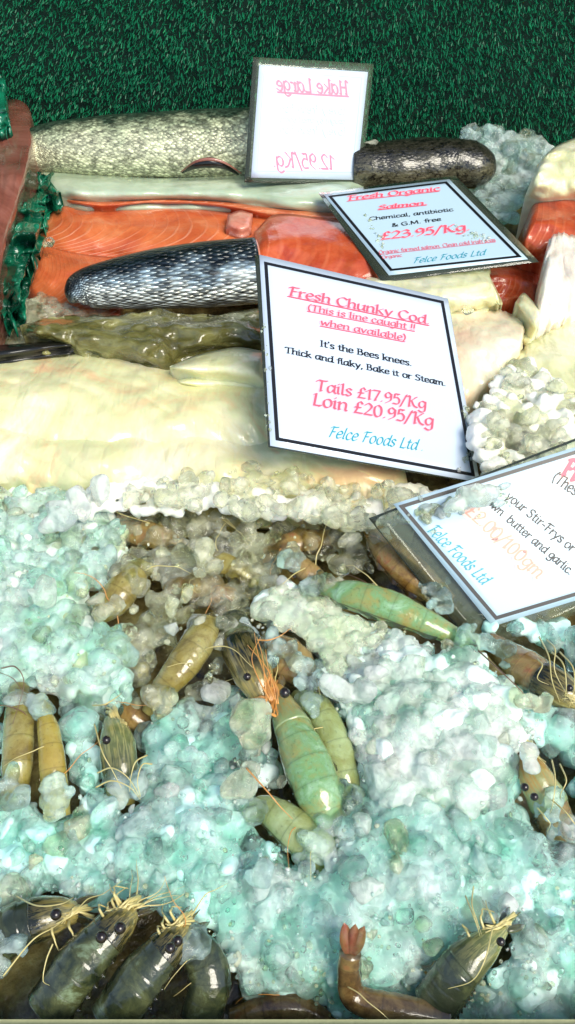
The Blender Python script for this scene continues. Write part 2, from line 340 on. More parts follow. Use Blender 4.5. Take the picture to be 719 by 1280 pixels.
def write(card, parent, text, p0, p1, mat, w=9, t=2.5, ang=40, slant=0., tall=1.0, lift=.00025, serif=False, under=None, name='lettering', track=0, halo=None, hw=8):
    """lettering on a card plane, baseline from pixel p0 to pixel p1"""
    if halo: write(card, parent, text, p0, p1, halo, w+hw, t+hw, ang, slant, tall, lift-.00008, False, None, 'letter_halo', track)  # adds a wider pale copy, a blurry glow painted around the letters
    A, B = card.hit(*p0), card.hit(*p1); e = (B-A); Lw = e.length; e.normalize()
    upv = card.n.cross(e).normalized()
    if upv.dot(card.up) < 0: upv = -upv
    tot = sum(G[c][0]+track for c in text); k = Lw/tot
    ca, sa = math.cos(math.radians(ang)), math.sin(math.radians(ang)); V = []; F = []
    x = 0
    def quad(a, b):
        nib = [(ca*w/2*sx-sa*t/2*sy, sa*w/2*sx+ca*t/2*sy) for sx, sy in ((1, 1), (-1, 1), (-1, -1), (1, -1))]
        pts = sorted(set([(round(a[0]+q[0], 3), round(a[1]+q[1], 3)) for q in nib]+[(round(b[0]+q[0], 3), round(b[1]+q[1], 3)) for q in nib]))
        def half(ps):
            o = []
            for p in ps:
                while len(o) >= 2 and (o[-1][0]-o[-2][0])*(p[1]-o[-2][1])-(o[-1][1]-o[-2][1])*(p[0]-o[-2][0]) <= 0: o.pop()
                o.append(p)
            return o[:-1]
        hull = half(pts)+half(pts[::-1])
        LAY[0] = (LAY[0]+1) % 14; base = len(V); off = card.n*(lift+LAY[0]*.000004)
        for q in hull:
            xx = q[0]+slant*q[1]
            V.append(A+e*(xx*k)+upv*(q[1]*k*tall)+off)
        F.append(tuple(range(base, base+len(hull))))
    for c in text:
        adv, st = G[c]
        if c != ' ':
            for ty, pts in st:
                if ty == 's' and len(pts) > 2: q = [(v.x, v.y) for v in catmull([(a, b, 0) for a, b in pts], len(pts)*4)]
                else: q = pts
                for a, b in zip(q[:-1], q[1:]): quad((x+a[0], a[1]), (x+b[0], b[1]))
                if not serif and ang == 40 and ty == 'l' and len(pts) >= 2 and pts[0][1] > 40 and pts[0][1]-pts[-1][1] > 25 and c not in 'tvwy(),./!':
                    quad((x+pts[0][0]-8, pts[0][1]-5), (x+pts[0][0], pts[0][1]))
                    if pts[-1][1] < 3 and c not in 'iuad': quad((x+pts[-1][0], pts[-1][1]), (x+pts[-1][0]+7, pts[-1][1]+3))
                if serif and ty == 'l' and len(pts) >= 2 and abs(pts[0][0]-pts[-1][0]) < 9 and abs(pts[0][1]-pts[-1][1]) > 30:
                    for yy, xx in ((pts[0][1], pts[0][0]), (pts[-1][1], pts[-1][0])): quad((x+xx-7, yy), (x+xx+6, yy))
        x += adv+track
    if under is not None:
        for yy in [under]: quad((2, yy), (x-4, yy))
    return mesh_obj(name, V, F, mat, parent, smooth=False)
class Card:
    def __init__(s, corners, d0):
        r = [ray(*c) for c in corners]
        A = np.array([[-r[1][i], r[2][i], -r[3][i]] for i in range(3)]); d = np.linalg.solve(A, -np.array(r[0]))
        D = [d0]+[d0*x for x in d]; s.P = [Vector((0, 0, HC))+r[i]*D[i] for i in range(4)]
        s.n = (s.P[3]-s.P[0]).cross(s.P[1]-s.P[0]).normalized()
        if s.n.dot(r[0]) > 0: s.n = -s.n
        s.up = (s.P[0]-s.P[3]).normalized()
    def hit(s, px, py):
        r = ray(px, py); o = Vector((0, 0, HC)); t = (s.P[0]-o).dot(s.n)/r.dot(s.n); return o+r*t
    def uv(s, u, v, off=0):
        return s.P[0]+(s.P[1]-s.P[0])*u+(s.P[3]-s.P[0])*v+s.n*off
def sheet(name, quad_pts, nrm, thick, mat, parent, bend=None, off=0, nx=14, ny=14):
    """thin real sheet through four corners"""
    V = []
    for side in (0, 1):
        for i in range(nx+1):
            for j in range(ny+1):
                u, v = i/nx, j/ny
                p = (quad_pts[0]*(1-u)+quad_pts[1]*u)*(1-v)+(quad_pts[3]*(1-u)+quad_pts[2]*u)*v
                b = bend(u, v) if bend else 0
                V.append(p+nrm*(off+b-(thick if side else 0)))
    F = []; w = ny+1; n = (nx+1)*w
    for i in range(nx):
        for j in range(ny):
            a = i*w+j; F.append((a, a+1, a+w+1, a+w)); F.append((n+a, n+a+w, n+a+w+1, n+a+1))
    for i in range(nx):
        for j in (0, ny): a = i*w+j; f = (a, a+w, n+a+w, n+a); F.append(f if j == 0 else f[::-1])
    for j in range(ny):
        for i in (0, nx): a = i*w+j; f = (a, n+a, n+a+1, a+1); F.append(f if i == 0 else f[::-1])
    return mesh_obj(name, V, F, mat, parent)
def frame(card, parent, outer, t, mat, off=.00016, gaps=()):
    """printed border line; outer = four corner pixels, t = width in pixels toward the inside"""
    P = [card.hit(*c)+card.n*off for c in outer]; c0 = sum(P, Vector())/4
    V = []; F = []
    tm = t*(P[0]-Vector((0, 0, HC))).dot(ray(359.5, 640))/FPX
    Q = []
    for i in range(4):
        a = (P[(i+1) % 4]-P[i]).normalized(); b = (P[i-1]-P[i]).normalized(); s = max(.3, a.cross(b).length)
        Q.append(P[i]+(a+b)*tm/s)
    V = P+Q
    F = [(i, (i+1) % 4, 4+(i+1) % 4, 4+i) for i in range(4)]
    return mesh_obj('printed_border', V, F, mat, parent, smooth=False)
# ================================================================== SETTING
# --- tray and stall front
tray = NB('wet_dark_tray'); tv = tray.coord('Object')
tray.set(Base_Color=tray.ramp(tray.noise(tv, 60, 5), [(.32, (.02, .014, .006)), (.48, (.15, .11, .035)), (.62, (.32, .26, .09)), (.75, (.42, .40, .18))]), Roughness=.25, Coat_Weight=.5,
         Normal=tray.bump(tray.noise(tv, 120, 4), .003))
def box(name, x0, x1, y0, y1, z0, z1, mat, parent=None, bev=.002):
    bm = bmesh.new(); bmesh.ops.create_cube(bm, size=1)
    for v in bm.verts: v.co = Vector(((x0+x1)/2+v.co.x*(x1-x0), (y0+y1)/2+v.co.y*(y1-y0), (z0+z1)/2+v.co.z*(z1-z0)))
    if bev: bmesh.ops.bevel(bm, geom=bm.edges[:], offset=bev, segments=3, affect='EDGES')
    me = bpy.data.meshes.new(name); bm.to_mesh(me); bm.free(); me.materials.append(mat)
    o = bpy.data.objects.new(name, me); COL.objects.link(o)
    if parent: o.parent = parent; o.matrix_parent_inverse = Matrix.Translation(parent.location).inverted()
    return o
stall = empty('display_counter', (0, .3, -.06))
tag(stall, 'dark wet fish counter tray with a pale olive front rim under the ice and fish', 'counter')
N = 120; V = []; F = []
for i in range(N+1):
    for j in range(N+1):
        x = -.7+1.4*i/N; y = -.02+.80*j/N
        V.append((x, y, -.034+.008*fbm((x, y, 0), 30, 3)))
for i in range(N):
    for j in range(N): a = i*(N+1)+j; F.append((a, a+N+1, a+N+2, a+1))
mesh_obj('tray_floor', V, F, tray.m, stall)
rim = flesh('rim_paint', [(.3, (.32, .33, .16)), (.7, (.42, .42, .22))], 30, rough=.45, sss=0, coat=0)
e0 = at(0, 1272, .012)
box('tray_rim', -.35, .35, e0.y-.03, e0.y, -.05, .012, rim, stall)
# --- artificial turf wall
yb = at(360, 176, 0).y+.018
turf = empty('artificial_turf_wall', (0, yb, -.03)); tag(turf, 'dark green artificial grass matting standing upright behind the fish', 'wall')
tb = NB('turf_backing'); tb.set(Base_Color=(.003, .028, .016), Roughness=.9)
box('backing', -.62, .62, yb+.002, yb+.012, -.06, .42, tb.m, turf, 0)
nb = 280000
X = RNG.uniform(-.60, .60, nb); Z = RNG.uniform(-.03, .40, nb)
V = np.zeros((nb, 4, 3), dtype=np.float32)
ang = RNG.uniform(0, 2*np.pi, nb); ln = RNG.uniform(.0008, .0024, nb); wd = RNG.uniform(.0002, .00045, nb)
dx = np.cos(ang)*ln; dz = np.sin(ang)*ln-.0003; dy = -RNG.uniform(.001, .006, nb)
px_, pz_ = -np.sin(ang)*wd, np.cos(ang)*wd
V[:, 0] = np.stack([X-px_, np.full(nb, yb), Z-pz_], 1); V[:, 1] = np.stack([X+px_, np.full(nb, yb), Z+pz_], 1)
V[:, 2] = np.stack([X+dx+px_*.5, yb+dy, Z+dz+pz_*.5], 1); V[:, 3] = np.stack([X+dx-px_*.5, yb+dy, Z+dz-pz_*.5], 1)
F = np.arange(nb*4, dtype=np.int32).reshape(-1, 4)
tm1 = NB('turf_blade'); tm1.set(Base_Color=tm1.ramp(tm1.noise(tm1.coord('Object'), 200, 5, .75), [(.36, (.002, .085, .040)), (.50, (.004, .17, .075)), (.66, (.009, .26, .11))]), Roughness=.45)
tm2 = NB('turf_blade_light'); tm2.set(Base_Color=(.02, .30, .11), Roughness=.4)
gr = mesh_obj('turf_blades', V, F, [tm1.m, tm2.m], turf, smooth=False, mi=(RNG.random(nb) < .02).astype(int)); gr['kind'] = 'stuff'
# ================================================================== FISH AT THE BACK
def skinned_fish(name, label, cat, pts, rs, mat, flat=.8, endcap=None, group=None, **k):
    P = px_path(pts); R = px_rad(pts, rs)
    t = empty(name, P[len(P)//2]-Vector((0, 0, .02))); tag(t, label, cat, group)
    tube('skin', P, R, mat, t, flat=flat, n=90, ring=48, **k)
    if endcap:                                       # flesh face of a cut end
        c = P[-1]; d = (P[-1]-P[-2]).normalized(); r = R[-1]
        tube('cut_face', [c-d*.001, c+d*.0012, c+d*.002], [r*.97, r*.94, r*.3], endcap, t, flat=flat, n=6, ring=32, rough=.06)
    return t
hk = [(20, 196, .025), (60, 186, .027), (120, 184, .028), (200, 183, .028), (270, 182, .028), (340, 180, .028), (430, 180, .026)]
hake_m = fish_skin('hake_skin', .30, .17, (.80, .82, .52), (.50, .56, .34), (.06, .10, .06), .0034, bumpd=.0007, contrast=.5, rough=.3, spots=.5, metal=.1, rnd=.7, bands=(.34, .42, .50))
hf = skinned_fish('hake', 'whole speckled silver-olive hake lying at the back behind the salmon', 'fish', hk, [24, 33, 41, 46, 48, 47, 40], hake_m, flat=.85, rough=.05, nscale=25)
# belly slit
q = [(228, 216, .024), (243, 207, .034), (262, 203, .037), (280, 207, .034), (298, 218, .024)]
tube('belly_slit', px_path(q), [x*mpp(260, 210) for x in (1, 4, 6, 4, 1)], M['darkmem'], hf, n=30)
q = [(226, 215, .027), (243, 203, .037), (262, 199, .040), (282, 204, .037), (302, 217, .027)]
tube('belly_flap', px_path(q), [x*mpp(260, 210) for x in (.6, 1.4, 1.8, 1.4, .6)], M['brownfish'], hf, n=30, rough=.2)
# dark speckled piece right of the hake card
dk = [(440, 208, .022), (500, 207, .022), (560, 205, .022), (592, 206, .022), (608, 206, .020)]
dark_m = fish_skin('dark_speckled_skin', .14, .14, (.13, .12, .07), (.035, .032, .02), (.03, .028, .018), .003, bumpd=.0003, contrast=.3, rough=.22, spots=.9, metal=0, rnd=1.)
skinned_fish('fish_piece', 'blunt-ended dark mottled fish piece lying right of the mirror-written hake card', 'fish', dk, [30, 34, 35, 33, 20], dark_m, flat=.85, rough=.10, nscale=35)
# pale belly sheet with its orange edge
t = empty('salmon', at(250, 245, 0)); tag(t, 'salmon side with pale silvery lining and thin orange edge, in front of the hake', 'salmon')
slab('pale_skin', [(48, 212), (110, 216), (200, 222), (300, 218), (380, 216), (452, 220)], [(66, 246), (120, 252), (200, 250), (280, 252), (360, 262), (462, 268)], .016, .008, .010, M['pale'], t, rough=.002, seed=2)
slab('orange_flesh', [(70, 244), (120, 250), (200, 247), (280, 250), (360, 260), (470, 264)], [(76, 252), (130, 260), (190, 255), (270, 259), (350, 273), (474, 286)], .013, .005, .014, M['orange'], t, nv=10)
t = slab('salmon_fillet', [(72, 256), (130, 262), (200, 257), (270, 260), (350, 272), (420, 282)], [(34, 308), (90, 318), (160, 322), (230, 330), (300, 330), (400, 330)], .010, .006, .018, M['orange'], zb=.004, rough=.0016, seed=3)
tag(t, 'orange salmon fillet with white fat lines, upper one behind the silver-scaled salmon', 'salmon')
t = slab('salmon_fillet', [(28, 303), (60, 308), (100, 317), (150, 322)], [(16, 352), (50, 372), (90, 384), (150, 396)], .006, .006, .018, M['orange'], zb=.0, rough=.0018, seed=4)
tag(t, 'smaller orange salmon fillet beside the green bag, left of the silver-scaled salmon', 'salmon')
t = slab('salmon_fillet', [(318, 290), (345, 268), (400, 272), (440, 280), (480, 300)], [(316, 348), (350, 352), (400, 356), (440, 358), (500, 362)], .020, .008, .020, M['red'], zb=.012, rough=.002, seed=5)
tag(t, 'deep orange salmon fillet between the tilted cod card and the salmon price card', 'salmon')
t = slab('flesh_scrap', [(285, 268), (300, 263), (316, 267)], [(282, 285), (300, 290), (314, 286)], .018, .004, .006, M['cutpink'], nu=16, nv=10, rough=.002)
tag(t, 'small loose pink scrap of flesh on the upper orange salmon fillet', 'fish scrap')
# silver scaled salmon piece
sp = [(88, 378, .012), (94, 368, .016), (110, 360, .018), (150, 354, .020), (200, 348, .022), (260, 343, .022), (322, 338, .022)]
sal_m = fish_skin('silver_scales', .15, .19, (.80, .84, .74), (.36, .48, .54), (.015, .025, .03), 0.0052, bumpd=.002, contrast=.7, rough=.22, metal=.3, rnd=.35, bands=(.27, .36, .43))
skinned_fish('whole_salmon', 'silver-scaled salmon piece with dark back and pink cut end beside the cod card', 'salmon', sp, [3, 20, 29, 37, 43, 47, 47], sal_m, flat=.8, endcap=M['cutpink'])
# brown fish, green bag
t = slab('smoked_fish', [(-30, 130), (-4, 140), (14, 124), (34, 132), (44, 160)], [(-40, 420), (-20, 400), (-8, 375), (6, 330), (44, 200)], .030, .018, .03, M['brownfish'], rough=.003, seed=8)
tag(t, 'dark pinkish-brown fish side at the left edge beside the green bag', 'fish')
bagm = NB('green_plastic'); bagm.set(Base_Color=bagm.ramp(bagm.noise(bagm.coord('Object'), 30, 3), [(.3, (.002, .055, .028)), (.7, (.008, .21, .105))]), Roughness=.25, Coat_Weight=.4)
bag = slab('plastic_bag', [(36, 222), (46, 219), (56, 224), (70, 236)], [(-22, 384), (0, 388), (16, 380), (22, 368)], .020, .010, .012, bagm.m, nu=60, nv=70, rough=.016, nscale=55, seed=11, ragged=26)
tag(bag, 'crumpled emerald green plastic bag tucked between the brown fish and the salmon', 'bag')
t = slab('plastic_bag', [(-20, 90), (-6, 92), (4, 96)], [(-20, 166), (2, 162), (12, 158)], .05, .004, .008, bagm.m, nu=16, nv=24, rough=.01, nscale=50, seed=12, ragged=8)
tag(t, 'bit of green plastic bag at the left edge above the brown fish', 'bag')
# olive skinned fillet, black strip, cod
t = slab('fish_fillet', [(26, 408), (60, 396), (110, 394), (170, 392), (200, 386), (250, 394), (335, 386)], [(30, 420), (60, 428), (100, 440), (150, 447), (210, 457), (260, 438), (338, 434)], .018, .010, .014, M['olive'], zb=.014, rough=.006, nscale=60, seed=13, ragged=4)
tag(t, 'olive-brown skin-side-up fish fillet in front of the silver-scaled salmon', 'fish')
t = slab('fish_skin_strip', [(-20, 432), (20, 430), (60, 427), (92, 428)], [(-20, 450), (20, 445), (60, 438), (94, 433)], .016, .004, .006, M['darkmem'], nu=30, nv=8)
tag(t, 'thin black fish skin edge at the left behind the big cod fillets', 'fish skin')
t = slab('cod_fillet', [(-60, 452), (0, 443), (60, 440), (110, 438), (180, 448), (240, 462), (340, 464), (420, 470)], [(-60, 560), (0, 556), (80, 566), (160, 568), (240, 560), (330, 566), (430, 560)], .010, .010, .02, M['cream'], zb=.008, rough=.003, flake=.0018, nu=150, nv=60, nscale=30, seed=14)
tag(t, 'large pale creamy cod fillet behind, left of the cod card', 'cod')
t = slab('cod_fillet', [(-60, 520), (0, 522), (80, 534), (160, 528), (230, 520), (300, 524), (400, 534), (500, 560)], [(-60, 622), (0, 606), (60, 610), (90, 618), (170, 616), (260, 622), (360, 634), (520, 650)], .008, .008, .02, M['cream'], zb=.0, rough=.003, flake=.0018, nu=150, nv=60, nscale=34, seed=15)
tag(t, 'front creamy cod fillet meeting the crushed ice, below left of the cod card', 'cod')
t = slab('cod_fillet', [(212, 458), (240, 446), (270, 438), (300, 434), (334, 440)], [(216, 462), (250, 470), (280, 472), (310, 476), (334, 480)], .020, .008, .01, M['lime'], rough=.002, seed=16, nu=30, nv=14)
tag(t, 'small curled yellowish cod tail tucked under the left edge of the cod card', 'cod')
# right hand cod, salmon
t = slab('cod_loin', [(440, 352), (490, 342), (560, 336), (604, 330), (612, 344)], [(440, 400), (500, 394), (560, 392), (610, 386), (630, 380)], .016, .012, .03, M['lime'], rough=.004, seed=17, ragged=6)
tag(t, 'pale yellow cod loin just below the salmon price card', 'cod')
t = slab('cod_loin', [(540, 398), (575, 388), (620, 388), (650, 398), (656, 412)], [(540, 520), (590, 500), (630, 470), (648, 448), (654, 424)], .014, .012, .03, M['peach'], rough=.004, flake=.0015, seed=18, ragged=4)
tag(t, 'peach-tinged cod loin right of the cod card', 'cod')
t = slab('cod_fillet', [(640, 470), (650, 440), (676, 420), (719, 394), (790, 380)], [(632, 482), (660, 540), (700, 560), (730, 556), (800, 560)], .012, .010, .03, M['lime'], rough=.004, seed=19, ragged=6)
tag(t, 'greenish cod fillet with a dark creased edge at the right, below the white piece', 'cod')
t = slab('cod_piece', [(686, 300), (700, 290), (719, 296), (770, 310)], [(664, 412), (690, 408), (719, 398), (790, 380)], .038, .010, .04, M['white'], zb=.016, rough=.004, seed=20, ragged=5)
tag(t, 'thick white piece of cod standing up at the right edge', 'cod')
t = slab('cod_piece', [(644, 378), (654, 366), (664, 374), (676, 388)], [(648, 384), (656, 398), (668, 411), (674, 404)], .020, .008, .016, M['lime'], rough=.003, seed=21, nu=20, nv=12)
tag(t, 'small triangular scrap of cod in the dark gap beside the white piece', 'cod')
t = slab('salmon_piece', [(668, 250), (690, 246), (719, 248), (770, 256)], [(642, 312), (670, 328), (719, 322), (790, 330)], .030, .012, .03, M['red'], zb=.014, rough=.003, seed=22)
tag(t, 'red-orange salmon piece at the right edge behind the white cod', 'salmon')
t = slab('salmon_piece', [(600, 336), (640, 332), (676, 336)], [(608, 366), (640, 374), (668, 380)], .004, .006, .02, M['red'], rough=.004, seed=23, nu=30, nv=16)
tag(t, 'dark red salmon scrap deep in the gap below the right corner of the salmon card', 'salmon')
t = slab('cod_piece', [(672, 206), (690, 186), (719, 172), (780, 150)], [(656, 246), (680, 252), (719, 250), (790, 252)], .045, .012, .05, M['lime'], zb=.032, rough=.004, seed=24)
tag(t, 'yellow-green rounded cod piece at the upper right edge on top of the salmon', 'cod')
# ================================================================== CARDS
M['paper'] = NB('card_paper').set(Base_Color=(.60, .70, .82), Roughness=.35, Coat_Weight=.6, Coat_Roughness=.06).m
M['paper_c'] = NB('cyan_tinted_paper').set(Base_Color=(.50, .67, .76), Roughness=.35, Coat_Weight=.6, Coat_Roughness=.06).m
M['ink'] = plain('black_ink', (.008, .008, .010), .35); M['red_ink'] = plain('red_ink', (.85, .10, .16), .4); M['pink'] = plain('pink_halo', (.80, .50, .58), .4)
M['orange_ink'] = plain('orange_ink', (.95, .36, .27), .4); M['orange_halo'] = plain('orange_halo', (.93, .62, .55), .4)
M['blue_ink'] = plain('teal_ink', (.02, .33, .42), .4); M['faint'] = plain('faint_ink', (.58, .67, .78), .4); M['ghost_red'] = plain('show_through_red', (.88, .22, .32), .4); M['ghost_border'] = plain('show_through_border', (.48, .60, .70), .4)
lam = NB('laminate_film'); tr = lam.add('ShaderNodeBsdfTransparent'); tr.inputs[0].default_value = (.98, 1, .96, 1)
gl = lam.add('ShaderNodeBsdfGlossy'); gl.inputs['Roughness'].default_value = .08; df = lam.add('ShaderNodeBsdfDiffuse'); df.inputs[0].default_value = (.6, .72, .5, 1)
m1 = lam.add('ShaderNodeMixShader'); m1.inputs[0].default_value = .07; lam.link(tr.outputs[0], m1.inputs[1]); lam.link(df.outputs[0], m1.inputs[2])
fr = lam.add('ShaderNodeFresnel'); fr.inputs[0].default_value = 1.5; m2 = lam.add('ShaderNodeMixShader')
lam.link(fr.outputs[0], m2.inputs[0]); lam.link(m1.outputs[0], m2.inputs[1]); lam.link(gl.outputs[0], m2.inputs[2]); lam.link(m2.outputs[0], lam.out.inputs[0]); M['lam'] = lam.m
lam.link(lam.bump(lam.noise(lam.coord('Object'), 40, 2), .0004), gl.inputs['Normal'])
def card(label, corners, d0, paper, lamq=None, bend=None):
    c = Card(corners, d0); e = empty('price_card', c.P[3].lerp(c.P[2], .5)); tag(e, label, 'price card')
    sheet('paper', c.P, c.n, .0002, paper, e)
    if lamq: sheet('laminate', [c.hit(*q) for q in lamq], c.n, .00025, M['lam'], e, bend=bend, off=-.0006)
    return c, e
CH = dict(w=12, t=3.5, ang=40, slant=.12)
# cod card
c, e = card('largest white price card in the middle, headed Fresh Chunky Cod', [(324.4, 318.3), (560, 373), (600, 603), (338, 557)], .43, M['paper'], [(319, 317), (561, 372.5), (601, 604), (336, 558)])
frame(c, e, [(330, 327), (554.5, 376.5), (594, 596), (344.5, 550.5)], 4.5, M['ink'])
write(c, e, 'Fresh Chunky Cod.', (359.5, 369), (537, 406), M['red_ink'], under=-11, tall=.74, halo=M['pink'], **CH)
write(c, e, '(This is line caught !!', (384, 388), (519, 413.5), M['red_ink'], under=-14, tall=.72, halo=M['pink'], hw=14, **CH)
write(c, e, 'when available)', (400, 406.5), (507, 426.5), M['red_ink'], under=-14, tall=.72, halo=M['pink'], hw=14, **CH)
write(c, e, "It's the Bees knees.", (400, 433), (515, 458), M['ink'], w=11, t=6, ang=0, serif=True, tall=.74)
write(c, e, 'Thick and flaky, Bake it or Steam.', (356, 441), (557.5, 483), M['ink'], w=11, t=6, ang=0, serif=True, tall=.74)
write(c, e, 'Tails £17.95/Kg', (394, 488), (532.5, 512), M['red_ink'], tall=.86, halo=M['pink'], hw=8, w=11, t=3.5, ang=40, slant=.12)
write(c, e, 'Loin £20.95/Kg', (389, 506), (541.5, 534), M['red_ink'], tall=.86, halo=M['pink'], hw=8, w=11, t=3.5, ang=40, slant=.12)
SC = dict(w=8, t=3, ang=42, slant=.45)
write(c, e, 'Felce Foods Ltd .', (409, 546), (529, 564), M['blue_ink'], tall=1.1, **SC)
COD = c
# salmon card
c, e = card('bluish price card lying at an angle over the salmon, headed Fresh Organic Salmon', [(404.7, 242.8), (561.6, 224), (660, 323.8), (486.4, 344)], .555, M['paper_c'], [(398, 240), (569, 218), (674, 326), (478, 352)])
frame(c, e, [(410, 245), (558.5, 227), (652.5, 321.5), (488, 339)], 3.6, M['ink'])
write(c, e, 'Fresh Organic', (434, 251), (550, 238.5), M['red_ink'], under=-11, tall=.62, halo=M['pink'], hw=6, **CH)
write(c, e, 'Salmon.', (473, 262), (534, 256), M['red_ink'], under=-11, tall=.55, halo=M['pink'], hw=6, w=14, t=4, ang=40, slant=.12)
write(c, e, 'Chemical, antibiotic', (462, 276), (567, 264), M['ink'], w=9, t=7, ang=0, tall=.68)
write(c, e, '& G.M. free', (490, 284), (552, 276), M['ink'], w=9, t=7, ang=0, tall=.66)
write(c, e, '£23.95/Kg.', (476, 300), (588, 288), M['red_ink'], tall=.72, w=12, t=3, ang=40, slant=.1, halo=M['pink'], hw=4)
write(c, e, 'Organic farmed salmon. Clean cold Irish seas', (474, 318), (620, 302), M['red_ink'], w=8, t=4, ang=30, under=-14, tall=1.1)
write(c, e, 'Organic', (478, 324), (503, 321), M['red_ink'], w=8, t=4, ang=30, tall=1.)
write(c, e, 'Felce Foods Ltd', (516, 329.5), (606, 319), M['blue_ink'], tall=.95, **SC)
# hake card
c, e = card('upright white card at the back seen from behind, mirror-written Hake Large in red', [(324.3, 81), (460, 90), (446, 225), (314, 222)], .55, M['paper'], [(317, 71), (468, 79.5), (452, 232), (306, 228)])
frame(c, e, [(330, 88), (453, 96.5), (441, 216), (321, 214)], 1.2, M['ghost_border'])
write(c, e, 'Hake Large', (436, 118.5), (346, 113), M['ghost_red'], under=-9, w=10, t=4, ang=40, slant=.12, tall=1., halo=M['pink'], hw=4)
write(c, e, '12.95/Kg.', (418, 212), (341, 208.5), M['ghost_red'], w=9, t=3, ang=40, slant=.12, tall=1.)
for yy in (142, 154, 168): write(c, e, 'caught by small boats' if yy == 154 else 'lovely fresh fish', (432, yy+1), (350, yy-2), M['faint'], w=8, t=5, ang=0, tall=.9)
# prawn card
c, e = card('tilted price card at the right edge above the prawns, mentioning Stir-Frys and garlic', [(738, 553), (862, 706), (616, 783), (491.8, 630)], .37, M['paper_c'],
            [(740, 540), (880, 700), (603, 822), (462, 648)], bend=lambda u, v: -.004*max(0, v-.6)**2*6 - .006*max(0, u-.75)**2*8)
frame(c, e, [(719+16, 558), (853, 705), (619.5, 775), (498, 632)], 4.6, M['ink'])
CM = dict(w=8.5, t=7.5, ang=20, slant=.05)
write(c, e, 'your Stir-Frys or Pasta', (631, 622), (747, 717), M['ink'], tall=.92, **CM)
write(c, e, 'own  butter and garlic.', (607, 629), (712, 719), M['ink'], tall=.92, **CM)
write(c, e, '(These make tasty', (689, 600), (790, 668), M['ink'], tall=1.05, **CM)
write(c, e, 'Prawns', (701, 592), (766, 632), M['red_ink'], tall=1.2, w=16, t=9, halo=M['orange_halo'], hw=18, ang=40)
write(c, e, '£2.00/100gm', (580, 640), (672, 724), M['orange_ink'], tall=.9, w=8, t=5, ang=40, slant=.12, halo=M['orange_halo'], hw=22)
write(c, e, 'Felce Foods Ltd', (533, 663), (603, 731), M['blue_ink'], tall=1.3, w=9, t=3, ang=40, slant=.4)
#@PRAWNS
# ================================================================== PRAWNS
ENDS = []; EXCL = []            # capsules in picture space that the ice keeps clear of: (x0,y0,x1,y1,r)
def leaf(root, dirv, side, nrm, L, W, mat, parent, name):
    V = []; F = []; n = 8
    for s in (1, -1):
        for i in range(n+1):
            t = i/n; w = W*math.sin(math.pi*(.12+.80*t)**.9)*(1 if t < 1 else .3)
            for k in (-1, 0, 1):
                V.append(root+dirv*(L*t)+side*(w*k)+nrm*((.0006 if k == 0 else 0)+s*.0003-.002*t*t))
    m = (n+1)*3
    for i in range(n):
        for k in range(2):
            a = i*3+k; F.append((a, a+1, a+4, a+3)); F.append((m+a, m+a+3, m+a+4, m+a+1))
    for i in range(n):
        for k in (0, 2): a = i*3+k; F.append((a, a+3, m+a+3, m+a))
    F.append((0, m, m+1, 1)); F.append((1, m+1, m+2, 2))
    return mesh_obj(name, V, F, mat, parent)
def hair(name, P, r, mat, parent, n=24):
    return tube(name, P, [r, r*.8, r*.5, r*.3], mat, parent, n=n, ring=6, seg=None)
def blob_eye(p, r, parent, stalk_from, lm):
    bm = bmesh.new(); bmesh.ops.create_uvsphere(bm, u_segments=18, v_segments=12, radius=r)
    for v in bm.verts: v.co = v.co+p
    me = bpy.data.meshes.new('eye'); bm.to_mesh(me); bm.free(); me.materials.append(M['eye'])
    for f in me.polygons: f.use_smooth = True
    o = bpy.data.objects.new('eye', me); COL.objects.link(o); o.parent = parent; o.matrix_parent_inverse = Matrix.Translation(parent.location).inverted()
    tube('eye_stalk', [stalk_from, p], [r*.55, r*.7], lm, o, n=6, ring=10).matrix_parent_inverse = Matrix.Translation(parent.location).inverted()
